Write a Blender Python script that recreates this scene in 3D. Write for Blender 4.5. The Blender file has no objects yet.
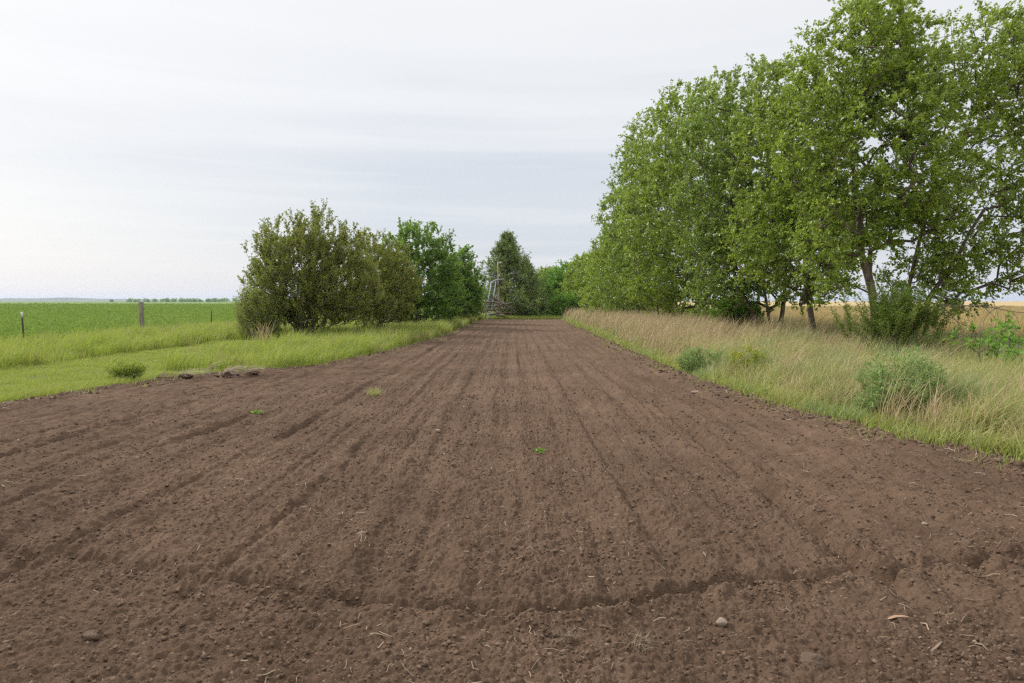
import bpy, math, random
import numpy as np

R = np.random.default_rng(7)
scene = bpy.context.scene
COL = scene.collection
F = 683.0            # focal length in pixels of a 24 mm lens on a 36 mm frame, 1024 px wide
EYE = 1.65           # height of the camera above the soil
HOR = 301.0          # row of the horizon

def sx(px, d):       # sideways metres of a picture column at distance d
    return (px - 512.0) / F * d
def hz(py, d):       # height of a picture row at distance d
    return EYE + (HOR - py) / F * d
def sd(py):          # distance of a picture row on the ground
    return EYE * F / (py - HOR)

# ------------------------------------------------------------------ noise
_perm = np.random.default_rng(3).permutation(512)
_perm = np.concatenate([_perm, _perm, _perm])
_ga = np.random.default_rng(4).uniform(0, 2*math.pi, 512)
_gx, _gy = np.cos(_ga), np.sin(_ga)
def perlin(x, y, s=0):
    x = np.asarray(x, float) + s*17.31; y = np.asarray(y, float) + s*9.77
    xi = np.floor(x).astype(np.int64); yi = np.floor(y).astype(np.int64)
    fx = x - xi; fy = y - yi
    u = fx*fx*fx*(fx*(fx*6-15)+10); v = fy*fy*fy*(fy*(fy*6-15)+10)
    def g(ix, iy, dx, dy):
        h = _perm[_perm[ix & 511] + (iy & 511)] & 511
        return _gx[h]*dx + _gy[h]*dy
    a = g(xi, yi, fx, fy); b = g(xi+1, yi, fx-1, fy)
    c = g(xi, yi+1, fx, fy-1); d = g(xi+1, yi+1, fx-1, fy-1)
    return ((a+(b-a)*u) + ((c+(d-c)*u)-(a+(b-a)*u))*v)*1.5
def fbm(x, y, o=4, s=0, g=.5):
    t = 0; a = 1
    for i in range(o):
        t = t + a*perlin(x*2**i, y*2**i, s+i); a *= g
    return t
def lumps(x, y, cell, s, dens=.5, pw=1.0):
    """rounded clods on a jittered grid: 0..1 heights"""
    X = x/cell + s*3.7; Y = y/cell + s*5.1
    xi = np.floor(X).astype(np.int64); yi = np.floor(Y).astype(np.int64)
    out = np.zeros_like(X)
    for dx in (-1, 0, 1):
        for dy in (-1, 0, 1):
            h = _perm[_perm[(xi+dx) & 511] + ((yi+dy) & 511)]
            r1 = _ga[h & 511]/(2*math.pi); r2 = _ga[(h*7+3) & 511]/(2*math.pi)
            r3 = _ga[(h*13+5) & 511]/(2*math.pi); r4 = _ga[(h*29+11) & 511]/(2*math.pi)
            rad = .25 + .5*r3
            ex = (X-(xi+dx+r1)); ey = (Y-(yi+dy+r2))
            q = 1-(ex*ex+ey*ey)/(rad*rad)
            out = np.maximum(out, np.where((r4 < dens) & (q > 0), np.sqrt(np.maximum(q, 0))*rad*1.4, 0))
    return out**pw
def sstep(a, b, x):
    t = np.clip((x-a)/(b-a), 0, 1); return t*t*(3-2*t)

# ------------------------------------------------------------------ layout of the plot
LD = [-8, 0, 10.8, 13.4, 15.2, 16.6, 17.6, 20.9, 28.9, 59, 70]
LX = [-12, -10.5, -8.15, -7.5, -6.8, -5.6, -4.95, -4.35, -3.5, -2.8, -2.7]
RD = [-8, 0, 7, 8.1, 10, 14.6, 25.6, 47, 70]
RX = [7.5, 6.4, 5.25, 4.68, 4.27, 3.87, 4.05, 4.3, 4.5]
END = 62.0
def xl(d): return np.interp(d, LD, LX) + .10*perlin(np.asarray(d)*.9, 0*np.asarray(d), 5) + .06*perlin(np.asarray(d)*3.1, 0*np.asarray(d), 6)
def xr(d): return np.interp(d, RD, RX) + .10*perlin(np.asarray(d)*.8, 0*np.asarray(d), 8) + .06*perlin(np.asarray(d)*3.3, 0*np.asarray(d), 9)

CROSS_X = np.array([-6, -3.6, -2.5, -1.4, -.58, .04, .68, 1.07, 2.06, 3.2, 5, 8])
CROSS_Y = np.array([5.0, 4.45, 4.19, 3.83, 3.57, 3.50, 3.62, 3.87, 4.04, 4.27, 4.75, 5.6])
def soil_z(x, y):
    w = perlin(x*1.3, y*1.3, 21)
    z = .022*perlin(x/2.6, y/4.0, 1)
    fine = sstep(3.0, 4.2, y)                                      # combed rows start beyond the cross furrow
    comb = np.sin(2*math.pi*(x+.05*perlin(x*.4, y/2.5, 2))/.37)+.6*np.sin(2*math.pi*(x+.05*perlin(x*.3, y/3., 3))/.61)
    z += fine*.017*comb*(.45+.9*np.clip(perlin(x*.7, y*.22, 4)+.45, 0, 1))
    for sp_, off_, s_ in ((.385, .0, 90), (.31, .1, 93)):
        q = (x+off_+.045*perlin(x*.3, y/2.8, s_)+.016*perlin(x*3, y*2.1, s_+1))/sp_
        f = (q-np.floor(q)-.5)*sp_; lane = np.floor(q)
        kk = np.clip(.15+1.5*perlin(lane*3.17, y*.28, s_+2), 0, 1)*fine*(1-.4*sstep(9, 22, y))
        z -= .019*kk*np.exp(-(f/.032)**2); z += .011*kk*np.exp(-((np.abs(f)-.075)/.035)**2)
    z += .011*fbm(x/.42, y/.62, 3, 10)
    z += .010*fbm(x/.10, y/.11, 4, 14, .7)
    m = np.clip(.45+1.1*perlin(x/.8, y/1.1, 30), .05, 1)
    z += .022*lumps(x, y, .15, 1, .16)*m
    z += .018*lumps(x, y, .07, 2, .35)*np.clip(m+.2, 0, 1)
    z += .016*lumps(x, y, .034, 3, .75)
    z += .007*lumps(x, y, .017, 4, .8)
    # long wheel and tine grooves with a ragged spoil ridge alongside
    for gx0, dep, wid, s, side in ((2.28, .10, .07, 40, 1), (-1.66, .045, .05, 41, -1), (-2.75, .045, .05, 42, -1), (.02, .016, .06, 43, 1), (-.62, .02, .07, 44, 1),
                                   (3.25, .035, .07, 45, 1), (1.1, .016, .07, 46, 1), (-3.9, .035, .06, 47, -1), (-5.3, .04, .07, 48, -1), (.55, .014, .06, 49, 1)):
        c = gx0 + .10*perlin(y*.22, 0*y, s) + .025*perlin(y*1.7, 0*y, s+.3)
        if gx0 < -1: c = c - .10*np.clip(9-y, 0, 9)*(.3 if gx0 > -2 else .55)
        if abs(gx0-2.28) < .01: c = c + .012*np.clip(y-6, 0, 50)*np.where(y > 16, .4, -1)*.6
        k = (.35+1.1*np.clip(perlin(y*.55, 0*y+gx0, s)+.35, 0, 1))*sstep(3.4, 4.4, y)*(1-.55*sstep(7, 15, y))*(1+.5*perlin(x/.16, y/.16, s+5))
        e = (x-c)/(wid*(1+.35*perlin(y*4, x*0, s+2)))
        z -= 1.5*dep*k*np.exp(-e*e)
        z += dep*.55*k*np.exp(-((x-c-side*wid*1.7)/(wid*1.1))**2)*(.5+np.clip(perlin(x/.09, y/.09, s), -.3, 1))
    # the furrow across the near end
    c = np.interp(x, CROSS_X, CROSS_Y) + .035*perlin(x*2.2, 0*x, 60) + .012*perlin(x*9, 0*x, 61)
    e = y-c
    k = (.75+.4*np.exp(-((x-.1)/1.5)**2))*(1+.18*perlin(x*1.3, 0*x, 62))
    ee = e+.02*perlin(x/.08, y/.08, 64)+.012*perlin(x/.03, y/.03, 65)
    z -= .14*k*np.minimum(sstep(-.055, -.005, ee), 1-sstep(.03, .19, ee))
    z -= .03*k*np.exp(-(np.maximum(ee, 0)/.35)**2)*(ee > -.02)
    z += .03*k*np.exp(-((e+.11)/.07)**2)*(.7+np.clip(perlin(x/.12, y/.12, 63), -.4, 1))
    # rough crumbly rim along both edges
    for edge in (xl(y)-x, x-xr(y)):
        rim = np.exp(-((edge+.25)/.28)**2)
        z += rim*(.01+.04*lumps(x, y, .12, 7, .6)*np.clip(.6+perlin(x, y, 70), 0, 1))
    return z
def verge_z(x, y):
    return .035*perlin(x/2.2, y/2.2, 80) + .02*perlin(x/.7, y/.7, 81) + .01

def ground_z(x, y):
    x = np.asarray(x, float); y = np.asarray(y, float)
    inside = (x > xl(y)) & (x < xr(y)) & (y < END)
    return np.where(inside, soil_z(x, y), verge_z(x, y))

# ------------------------------------------------------------------ mesh building
def mk(name, V, polys, mats, parent=None, loc=(0, 0, 0), smooth=False, midx=None):
    """polys: list of (n,k) int arrays of one corner count each"""
    me = bpy.data.meshes.new(name)
    V = np.ascontiguousarray(V, np.float32)
    me.vertices.add(len(V)); me.vertices.foreach_set('co', V.ravel())
    polys = [np.asarray(p, np.int32) for p in polys if len(p)]
    flat = np.concatenate([p.ravel() for p in polys])
    tot = np.concatenate([np.full(len(p), p.shape[1], np.int32) for p in polys])
    st = np.concatenate([[0], np.cumsum(tot)[:-1]]).astype(np.int32)
    me.loops.add(len(flat)); me.loops.foreach_set('vertex_index', flat)
    me.polygons.add(len(tot)); me.polygons.foreach_set('loop_start', st)
    if midx is not None: me.polygons.foreach_set('material_index', np.asarray(midx, np.int32))
    me.update(calc_edges=True)
    if smooth: me.polygons.foreach_set('use_smooth', np.ones(len(tot), bool))
    for m in (mats if isinstance(mats, (list, tuple)) else [mats]): me.materials.append(m)
    o = bpy.data.objects.new(name, me); COL.objects.link(o)
    o.location = loc
    if parent is not None: o.parent = parent
    return o
def tag(o, label=None, cat=None, group=None, kind=None):
    if label: o['label'] = label
    if cat: o['category'] = cat
    if group: o['group'] = group
    if kind: o['kind'] = kind
    return o
def thing(name, label, cat, loc, group=None):
    o = bpy.data.objects.new(name, None); COL.objects.link(o)
    o.location = loc; o.empty_display_size = .2
    return tag(o, label, cat, group)
def norm(a):
    return a/np.maximum(np.linalg.norm(a, axis=-1, keepdims=True), 1e-9)

class Bag:
    """collects vertices and faces of one mesh"""
    def __init__(s): s.V = []; s.P = []; s.n = 0
    def add(s, V, P):
        V = np.asarray(V, float).reshape(-1, 3)
        s.V.append(V)
        for p in P: s.P.append(np.asarray(p, np.int64)+s.n)
        s.n += len(V)
    def build(s, name, mat, parent=None, loc=(0, 0, 0), smooth=False):
        by = {}
        for p in s.P: by.setdefault(p.shape[1], []).append(p)
        return mk(name, np.concatenate(s.V), [np.concatenate(v) for v in by.values()], mat, parent, loc, smooth)

def tube(bag, pts, rad, k=6, caps=True):
    pts = np.asarray(pts, float); n = len(pts); rad = np.broadcast_to(np.asarray(rad, float), (n,))
    T = norm(np.gradient(pts, axis=0))
    ref = np.array([0, 0, 1.]) if abs(T[0][2]) < .8 else np.array([1., 0, 0])
    A = norm(np.cross(T, ref)); B = np.cross(T, A)
    th = np.linspace(0, 2*math.pi, k, endpoint=False)
    V = pts[:, None]+rad[:, None, None]*(A[:, None]*np.cos(th)[None, :, None]+B[:, None]*np.sin(th)[None, :, None])
    i = np.arange(n-1)[:, None]*k; j = np.arange(k)[None]; j2 = (j+1) % k
    Q = np.stack([i+j, i+j2, i+k+j2, i+k+j], -1).reshape(-1, 4)
    P = [Q]
    if caps: P += [np.arange(k)[None, ::-1], (np.arange(k)+(n-1)*k)[None]]
    bag.add(V.reshape(-1, 3), P)
def box(bag, c, s, rz=0):
    c = np.array(c, float); s = np.array(s, float)/2
    V = np.array([[a, b, e] for e in (-1, 1) for b in (-1, 1) for a in (-1, 1)], float)*s
    cs, sn = math.cos(rz), math.sin(rz)
    V = np.stack([V[:, 0]*cs-V[:, 1]*sn, V[:, 0]*sn+V[:, 1]*cs, V[:, 2]], 1)+c
    bag.add(V, [np.array([[0, 2, 3, 1], [4, 5, 7, 6], [0, 1, 5, 4], [2, 6, 7, 3], [0, 4, 6, 2], [1, 3, 7, 5]])])

def blades(rng, x, y, z, h, w, lean, ldir, segs=2, curl=1.0):
    """flat tapering grass blades, arrays in; returns V, polys"""
    n = len(x); a = rng.uniform(0, 2*math.pi, n)
    side = np.stack([np.cos(a), np.sin(a), 0*a], 1)*w[:, None]*.5
    L = np.stack([np.cos(ldir), np.sin(ldir), 0*ldir], 1)
    root = np.stack([x, y, z-.01], 1)
    ts = np.linspace(0, 1, segs+1)
    rows = []
    for t in ts:
        up = h*(t-.38*lean*t**2.2*curl); out = h*lean*t**1.8
        c = root.copy(); c[:, 2] += up; c += L*out[:, None]
        rows.append((c, side*(1-.45*t)))
    V = np.empty((n, 2*segs+1, 3))
    for i in range(segs):
        V[:, 2*i] = rows[i][0]-rows[i][1]; V[:, 2*i+1] = rows[i][0]+rows[i][1]
    V[:, 2*segs] = rows[segs][0]
    base = (np.arange(n)*(2*segs+1))[:, None]
    Q = np.concatenate([base+np.array([[2*i, 2*i+1, 2*i+3, 2*i+2]]) for i in range(segs-1)]) if segs > 1 else np.zeros((0, 4), int)
    T = base+np.array([[2*segs-2, 2*segs-1, 2*segs]])
    return V.reshape(-1, 3), [Q, T]

def leaf_mesh(rng, P, D, length, width, up=.8, fold=.25):
    """diamond leaves, folded along the midrib. P bases, D directions"""
    n = len(P)
    N = rng.normal(size=(n, 3)); N[:, 2] += up
    D = norm(D); S = norm(np.cross(D, N)); N = np.cross(S, D)
    length = length[:, None]; width = width[:, None]
    V = np.empty((n, 4, 3))
    V[:, 0] = P
    V[:, 1] = P+D*length*.45+S*width*.5+N*width*fold
    V[:, 2] = P+D*length-N*length*.08
    V[:, 3] = P+D*length*.45-S*width*.5+N*width*fold
    b = (np.arange(n)*4)[:, None]
    return V.reshape(-1, 3), [np.concatenate([b+np.array([[0, 1, 2]]), b+np.array([[0, 2, 3]])])]

# ------------------------------------------------------------------ materials
def newmat(name):
    m = bpy.data.materials.new(name); m.use_nodes = True
    nt = m.node_tree; nt.nodes.clear()
    return m, nt, nt.nodes, nt.links
def ramp(nodes, stops, interp='LINEAR'):
    r = nodes.new('ShaderNodeValToRGB'); r.color_ramp.interpolation = interp
    e = r.color_ramp.elements
    while len(e) < len(stops): e.new(.5)
    for k, (p, c) in zip(e, stops): k.position = p; k.color = (*c, 1)
    return r
def noise_node(nodes, links, scale, detail=4, vec=None, rough=.55):
    n = nodes.new('ShaderNodeTexNoise'); n.inputs['Scale'].default_value = scale
    n.inputs['Detail'].default_value = detail; n.inputs['Roughness'].default_value = rough
    if vec is not None: links.new(vec, n.inputs['Vector'])
    return n
def mixrgb(nodes, links, fac, a, b, mode='MIX'):
    m = nodes.new('ShaderNodeMix'); m.data_type = 'RGBA'; m.blend_type = mode
    for s, v in ((0, fac), (6, a), (7, b)):
        if isinstance(v, bpy.types.NodeSocket): links.new(v, m.inputs[s])
        else: m.inputs[s].default_value = v if s == 0 else (*v, 1)
    return m.outputs[2]
def leafmat(name, cols, trans=(.14, .25, .03), tf=.35, rough=.5, patch=None, pscale=.5, spec=.35):
    """leaf: colours vary leaf by leaf, plus broad patches of another hue"""
    m, nt, N, L = newmat(name)
    geo = N.new('ShaderNodeNewGeometry')
    k = len(cols)
    r = ramp(N, [(i/(k-1), c) for i, c in enumerate(cols)]); L.new(geo.outputs['Random Per Island'], r.inputs[0])
    col = r.outputs[0]
    if patch:
        nz = noise_node(N, L, pscale, 3, geo.outputs['Position'])
        rr = ramp(N, [(.42, (0, 0, 0)), (.62, (1, 1, 1))]); L.new(nz.outputs[0], rr.inputs[0])
        col = mixrgb(N, L, rr.outputs[0], col, mixrgb(N, L, .62, col, patch))
    p = N.new('ShaderNodeBsdfPrincipled'); L.new(col, p.inputs['Base Color'])
    p.inputs['Roughness'].default_value = rough; p.inputs['Specular IOR Level'].default_value = spec
    t = N.new('ShaderNodeBsdfTranslucent')
    L.new(mixrgb(N, L, .55, col, trans), t.inputs[0])
    mx = N.new('ShaderNodeMixShader'); mx.inputs[0].default_value = tf
    L.new(p.outputs[0], mx.inputs[1]); L.new(t.outputs[0], mx.inputs[2])
    o = N.new('ShaderNodeOutputMaterial'); L.new(mx.outputs[0], o.inputs[0])
    return m
def roughmat(name, a, b, scale=8, bump=.4, bscale=30, rough=.9, stretch=(1, 1, 1), dist=.02):
    m, nt, N, L = newmat(name)
    tc = N.new('ShaderNodeTexCoord'); mp = N.new('ShaderNodeMapping'); mp.inputs['Scale'].default_value = stretch
    L.new(tc.outputs['Object'], mp.inputs[0])
    nz = noise_node(N, L, scale, 5, mp.outputs[0]); r = ramp(N, [(.3, a), (.7, b)]); L.new(nz.outputs[0], r.inputs[0])
    nb = noise_node(N, L, bscale, 4, mp.outputs[0]); bp = N.new('ShaderNodeBump'); bp.inputs['Strength'].default_value = bump; bp.inputs['Distance'].default_value = dist
    L.new(nb.outputs[0], bp.inputs['Height'])
    p = N.new('ShaderNodeBsdfPrincipled'); p.inputs['Roughness'].default_value = rough; p.inputs['Specular IOR Level'].default_value = .2
    L.new(r.outputs[0], p.inputs['Base Color']); L.new(bp.outputs[0], p.inputs['Normal'])
    o = N.new('ShaderNodeOutputMaterial'); L.new(p.outputs[0], o.inputs[0])
    return m

M = {}
M['bark'] = roughmat('bark', (.085, .062, .048), (.21, .165, .13), 9, .8, 26, .95, (1, 1, .3), .03)
M['pale_bark'] = roughmat('pale_bark', (.15, .11, .08), (.33, .26, .19), 9, .6, 30, .95, (1, 1, .3))
M['cedar_bark'] = roughmat('cedar_bark', (.13, .075, .055), (.28, .18, .13), 9, .8, 26, .95, (1, 1, .25))
M['deadwood'] = roughmat('deadwood', (0.116, 0.095, 0.082), (0.245, 0.211, 0.184), 7, .6, 25, .95, (1, 1, .4))
M['weathered'] = roughmat('weathered_wood', (0.170, 0.140, 0.115), (0.365, 0.315, 0.264), 6, .7, 30, .9, (4, 4, .5))
M['lodgepole'] = roughmat('peeled_pole', (0.289, 0.212, 0.136), (0.442, 0.340, 0.230), 5, .3, 30, .85, (3, 3, .3))
M['steel'] = roughmat('painted_steel', (.05, .045, .04), (.10, .085, .07), 20, .2, 60, .6)
M['whitepaint'] = roughmat('white_paint', (.62, .62, .58), (.78, .78, .74), 12, .2, 60, .6)
M['alu'] = roughmat('grey_aluminium', (0.279, 0.314, 0.379), (0.403, 0.446, 0.536), 14, .15, 60, .45)
M['stone'] = roughmat('pale_stone', (.20, .155, .115), (.30, .24, .185), 22, .15, 60, .9, (1, 1, 1), .004)
M['clod'] = roughmat('soil_clod', (.097, .065, .044), (.155, .106, .075), 26, .8, 90, 1.0)
M['crumb'] = leafmat('soil_crumb', [(.075, .05, .033), (.115, .077, .053), (.135, .092, .064), (.168, .118, .084)], (.1, .07, .05), 0, 1.0, None, 1, .05)
# leaves
M['leaf_tree'] = leafmat('tree_leaf', [(0.102, 0.166, 0.019), (0.162, 0.246, 0.026), (0.216, 0.307, 0.036), (0.300, 0.393, 0.054), (0.444, 0.516, 0.094)], (0.396, 0.541, 0.050), .40, .36, (0.240, 0.332, 0.032), .8, .5)
M['leaf_tree_b'] = leafmat('tree_leaf_greyish', [(0.100, 0.162, 0.024), (0.150, 0.232, 0.032), (0.206, 0.295, 0.043), (0.287, 0.376, 0.065), (0.412, 0.488, 0.101)], (0.362, 0.514, 0.058), .38, .36, (0.150, 0.238, 0.040), .8, .5)
M['leaf_bright'] = leafmat('bright_leaf', [(0.088, 0.200, 0.020), (0.125, 0.263, 0.027), (0.163, 0.312, 0.037)], (0.275, 0.525, 0.037), .4, .42, (0.175, 0.312, 0.037), .9)
M['leaf_olive'] = leafmat('olive_leaf', [(0.103, 0.144, 0.021), (0.160, 0.216, 0.032), (0.217, 0.264, 0.042), (0.308, 0.312, 0.068), (0.251, 0.204, 0.063)], (0.342, 0.408, 0.058), .38, .5, (0.239, 0.246, 0.053), .6)
M['leaf_dark'] = leafmat('dark_leaf', [(0.108, 0.200, 0.032), (0.152, 0.270, 0.042), (0.204, 0.326, 0.057)], (0.318, 0.497, 0.065), .38, .45, (0.145, 0.250, 0.040), .8)
M['needle'] = leafmat('cedar_needle', [(0.114, 0.180, 0.040), (0.165, 0.249, 0.056), (0.249, 0.325, 0.087)], (0.270, 0.376, 0.079), .26, .6, (0.241, 0.266, 0.094), 1.1)
M['needle_dark'] = leafmat('juniper_needle', [(0.090, 0.148, 0.020), (0.131, 0.208, 0.028), (0.193, 0.269, 0.039)], (0.248, 0.349, 0.043), .28, .6, (0.179, 0.228, 0.038), 2.0)
M['leaf_sap'] = leafmat('sapling_leaf', [(.12, .26, .03), (.16, .32, .04), (.20, .36, .055)], (.28, .5, .05), .45, .42)
M['leaf_blue'] = leafmat('blue_green_leaf', [(0.201, 0.280, 0.089), (0.248, 0.336, 0.116), (0.307, 0.381, 0.147)], (0.354, 0.493, 0.137), .45, .6)
M['leaf_yellow'] = leafmat('yellow_green_leaf', [(.20, .26, .03), (.30, .33, .04), (.42, .38, .04)], (.4, .45, .05), .4, .5)
M['leaf_willow'] = leafmat('yellowish_shrub_leaf', [(0.174, 0.238, 0.036), (0.246, 0.308, 0.054), (0.362, 0.364, 0.096)], (0.406, 0.476, 0.084), .38, .5)
# grass
M['grass_lush'] = leafmat('lush_grass', [(0.152, 0.222, 0.027), (0.207, 0.286, 0.037), (0.260, 0.325, 0.056), (0.370, 0.366, 0.138)], (0.413, 0.514, 0.068), .45, .5, (0.337, 0.335, 0.099), 1.3)
M['grass_mown'] = leafmat('mown_grass', [(0.169, 0.233, 0.030), (0.225, 0.296, 0.041), (0.293, 0.342, 0.058), (0.372, 0.363, 0.128)], (0.405, 0.497, 0.070), .4, .5, (0.326, 0.332, 0.093), 2.2)
M['grass_mix'] = leafmat('verge_grass', [(0.158, 0.225, 0.050), (0.218, 0.288, 0.067), (0.302, 0.346, 0.090), (0.423, 0.392, 0.146), (0.556, 0.450, 0.224)], (0.435, 0.508, 0.134), .4, .55, (0.423, 0.381, 0.146), .7)
M['grass_blue'] = leafmat('bluish_grass', [(0.157, 0.234, 0.077), (0.215, 0.289, 0.100), (0.287, 0.345, 0.129), (0.416, 0.394, 0.176)], (0.372, 0.469, 0.153), .4, .55)
M['grass_dry'] = leafmat('dry_grass', [(0.324, 0.243, 0.126), (0.414, 0.315, 0.171), (0.495, 0.387, 0.225), (0.378, 0.324, 0.144)], (0.495, 0.387, 0.198), .3, .65)
M['grass_tan'] = leafmat('tan_field_grass', [(0.292, 0.215, 0.095), (0.378, 0.284, 0.129), (0.430, 0.327, 0.155), (0.284, 0.258, 0.086)], (0.447, 0.344, 0.155), .3, .65, (0.275, 0.249, 0.086), .15)
M['straw'] = leafmat('straw', [(0.145, 0.102, 0.068), (0.221, 0.162, 0.106), (0.340, 0.264, 0.178)], (0.425, 0.340, 0.221), .15, .7)
M['husk'] = leafmat('husk', [(0.306, 0.187, 0.111), (0.391, 0.255, 0.153)], (0.340, 0.238, 0.136), .1, .7)
M['dead_weed'] = leafmat('dead_weed', [(0.323, 0.246, 0.178), (0.408, 0.323, 0.238), (0.476, 0.391, 0.297)], (0.425, 0.340, 0.238), .2, .7)
M['crop'] = leafmat('crop_leaf', [(0.108, 0.183, 0.034), (0.149, 0.231, 0.042), (0.183, 0.267, 0.059), (0.229, 0.293, 0.084)], (0.275, 0.398, 0.066), .38, .9, (0.183, 0.241, 0.048), .25, .08)

def soil_material():
    m, nt, N, L = newmat('tilled_soil')
    geo = N.new('ShaderNodeNewGeometry'); P = geo.outputs['Position']
    big = noise_node(N, L, .55, 3, P); mid = noise_node(N, L, 5, 5, P, .65); fin = noise_node(N, L, 60, 6, P, .7)
    r1 = ramp(N, [(.25, (.098, .064, .042)), (.5, (.127, .083, .056)), (.78, (.160, .108, .074))]); L.new(mid.outputs[0], r1.inputs[0])
    r2 = ramp(N, [(.3, (.62, .60, .59)), (.5, (1, 1, 1)), (.72, (1.3, 1.27, 1.24))]); L.new(fin.outputs[0], r2.inputs[0])
    c = mixrgb(N, L, .8, r1.outputs[0], r2.outputs[0], 'MULTIPLY')
    ms = N.new('ShaderNodeMapping'); ms.inputs['Scale'].default_value = (2.6, .22, 1); L.new(P, ms.inputs[0])
    st = noise_node(N, L, 1, 4, ms.outputs[0], .6); rs_ = ramp(N, [(.36, (.90, .895, .89)), (.62, (1.07, 1.07, 1.07))]); L.new(st.outputs[0], rs_.inputs[0])   # damper and drier passes of the tiller
    c = mixrgb(N, L, 1, c, rs_.outputs[0], 'MULTIPLY')
    r3 = ramp(N, [(.35, (.84, .83, .82)), (.65, (1.12, 1.11, 1.10))]); L.new(big.outputs[0], r3.inputs[0])
    c = mixrgb(N, L, 1, c, r3.outputs[0], 'MULTIPLY')
    # scattered pale crumbs and bits of root
    vo = N.new('ShaderNodeTexVoronoi'); vo.inputs['Scale'].default_value = 42; L.new(P, vo.inputs['Vector'])
    rv = ramp(N, [(.07, (1, 1, 1)), (.12, (0, 0, 0))]); L.new(vo.outputs['Distance'], rv.inputs[0])
    sep = N.new('ShaderNodeSeparateColor'); L.new(vo.outputs['Color'], sep.inputs[0])
    th = N.new('ShaderNodeMath'); th.operation = 'GREATER_THAN'; th.inputs[1].default_value = .93; L.new(sep.outputs[0], th.inputs[0])
    mu = N.new('ShaderNodeMath'); mu.operation = 'MULTIPLY'; L.new(rv.outputs[0], mu.inputs[0]); L.new(th.outputs[0], mu.inputs[1])
    c = mixrgb(N, L, mu.outputs[0], c, (.24, .18, .13))
    h1 = noise_node(N, L, 22, 6, P, .75); h2 = noise_node(N, L, 130, 4, P, .7)
    b1 = N.new('ShaderNodeBump'); b1.inputs['Strength'].default_value = .85; b1.inputs['Distance'].default_value = .03; L.new(h1.outputs[0], b1.inputs['Height'])
    b2 = N.new('ShaderNodeBump'); b2.inputs['Strength'].default_value = .7; b2.inputs['Distance'].default_value = .006; L.new(h2.outputs[0], b2.inputs['Height']); L.new(b1.outputs[0], b2.inputs['Normal'])
    p = N.new('ShaderNodeBsdfPrincipled'); p.inputs['Roughness'].default_value = 1; p.inputs['Specular IOR Level'].default_value = .1
    L.new(c, p.inputs['Base Color']); L.new(b2.outputs[0], p.inputs['Normal'])
    o = N.new('ShaderNodeOutputMaterial'); L.new(p.outputs[0], o.inputs[0])
    return m
M['soil'] = soil_material()

def terrain_material():
    m, nt, N, L = newmat('open_land')
    geo = N.new('ShaderNodeNewGeometry'); P = geo.outputs['Position']
    sp = N.new('ShaderNodeSeparateXYZ'); L.new(P, sp.inputs[0])
    fine = noise_node(N, L, 3.0, 5, P, .7); broad = noise_node(N, L, .06, 4, P)
    def mr(v, a, b):
        q = N.new('ShaderNodeMapRange'); q.inputs[1].default_value = a; q.inputs[2].default_value = b; L.new(v, q.inputs[0]); return q.outputs[0]
    rv = ramp(N, [(.3, (.09, .11, .035)), (.7, (.19, .19, .075))]); L.new(fine.outputs[0], rv.inputs[0])
    rc = ramp(N, [(.3, (.105, .16, .032)), (.7, (.155, .215, .052))]); L.new(fine.outputs[0], rc.inputs[0])
    rcb = ramp(N, [(.35, (.9, .95, .9)), (.65, (1.15, 1.08, 1.05))]); L.new(broad.outputs[0], rcb.inputs[0])
    crop = mixrgb(N, L, 1, rc.outputs[0], rcb.outputs[0], 'MULTIPLY')
    rt = ramp(N, [(.3, (.33, .24, .11)), (.7, (.48, .36, .18))]); L.new(fine.outputs[0], rt.inputs[0])
    c = mixrgb(N, L, mr(sp.outputs[0], -16.2, -17.2), rv.outputs[0], crop)
    c = mixrgb(N, L, mr(sp.outputs[0], 12.5, 15.5), c, rt.outputs[0])
    p = N.new('ShaderNodeBsdfPrincipled'); p.inputs['Roughness'].default_value = 1; p.inputs['Specular IOR Level'].default_value = .1
    L.new(c, p.inputs['Base Color'])
    b = N.new('ShaderNodeBump'); b.inputs['Strength'].default_value = .6; b.inputs['Distance'].default_value = .1; L.new(fine.outputs[0], b.inputs['Height']); L.new(b.outputs[0], p.inputs['Normal'])
    o = N.new('ShaderNodeOutputMaterial'); L.new(p.outputs[0], o.inputs[0])
    return m
M['terrain'] = terrain_material()

# ------------------------------------------------------------------ ground
def sheet(name, X, Y, Z, mat, smooth=True):
    r, c = X.shape
    i = np.arange(r*c).reshape(r, c)
    Q = np.stack([i[:-1, :-1], i[:-1, 1:], i[1:, 1:], i[1:, :-1]], -1).reshape(-1, 4)
    return mk(name, np.stack([X, Y, Z], -1).reshape(-1, 3), [Q], mat, smooth=smooth)

# tilled soil: rows of points from one edge of the plot to the other, closer together near the viewer
rows = list(np.arange(-3, 1.6, .06)); d = 1.6
while d < END:
    rows.append(d); d += max(.0085, d*d/1127*.8)
rows.append(END); rows = np.array(rows)
t = np.linspace(-1, 1, 1700); t = .62*t+.38*t**3
A = xl(rows)-.25; B = xr(rows)+.25
mid0 = np.clip(.0*rows, A+1, B-1)
X = np.where(t[None] < 0, mid0[:, None]+(mid0-A)[:, None]*t[None], mid0[:, None]+(B-mid0)[:, None]*t[None])
Y = np.repeat(rows[:, None], len(t), 1)
Z = soil_z(X, Y)
tag(sheet('soil', X, Y, Z, M['soil']), kind='structure')

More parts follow.
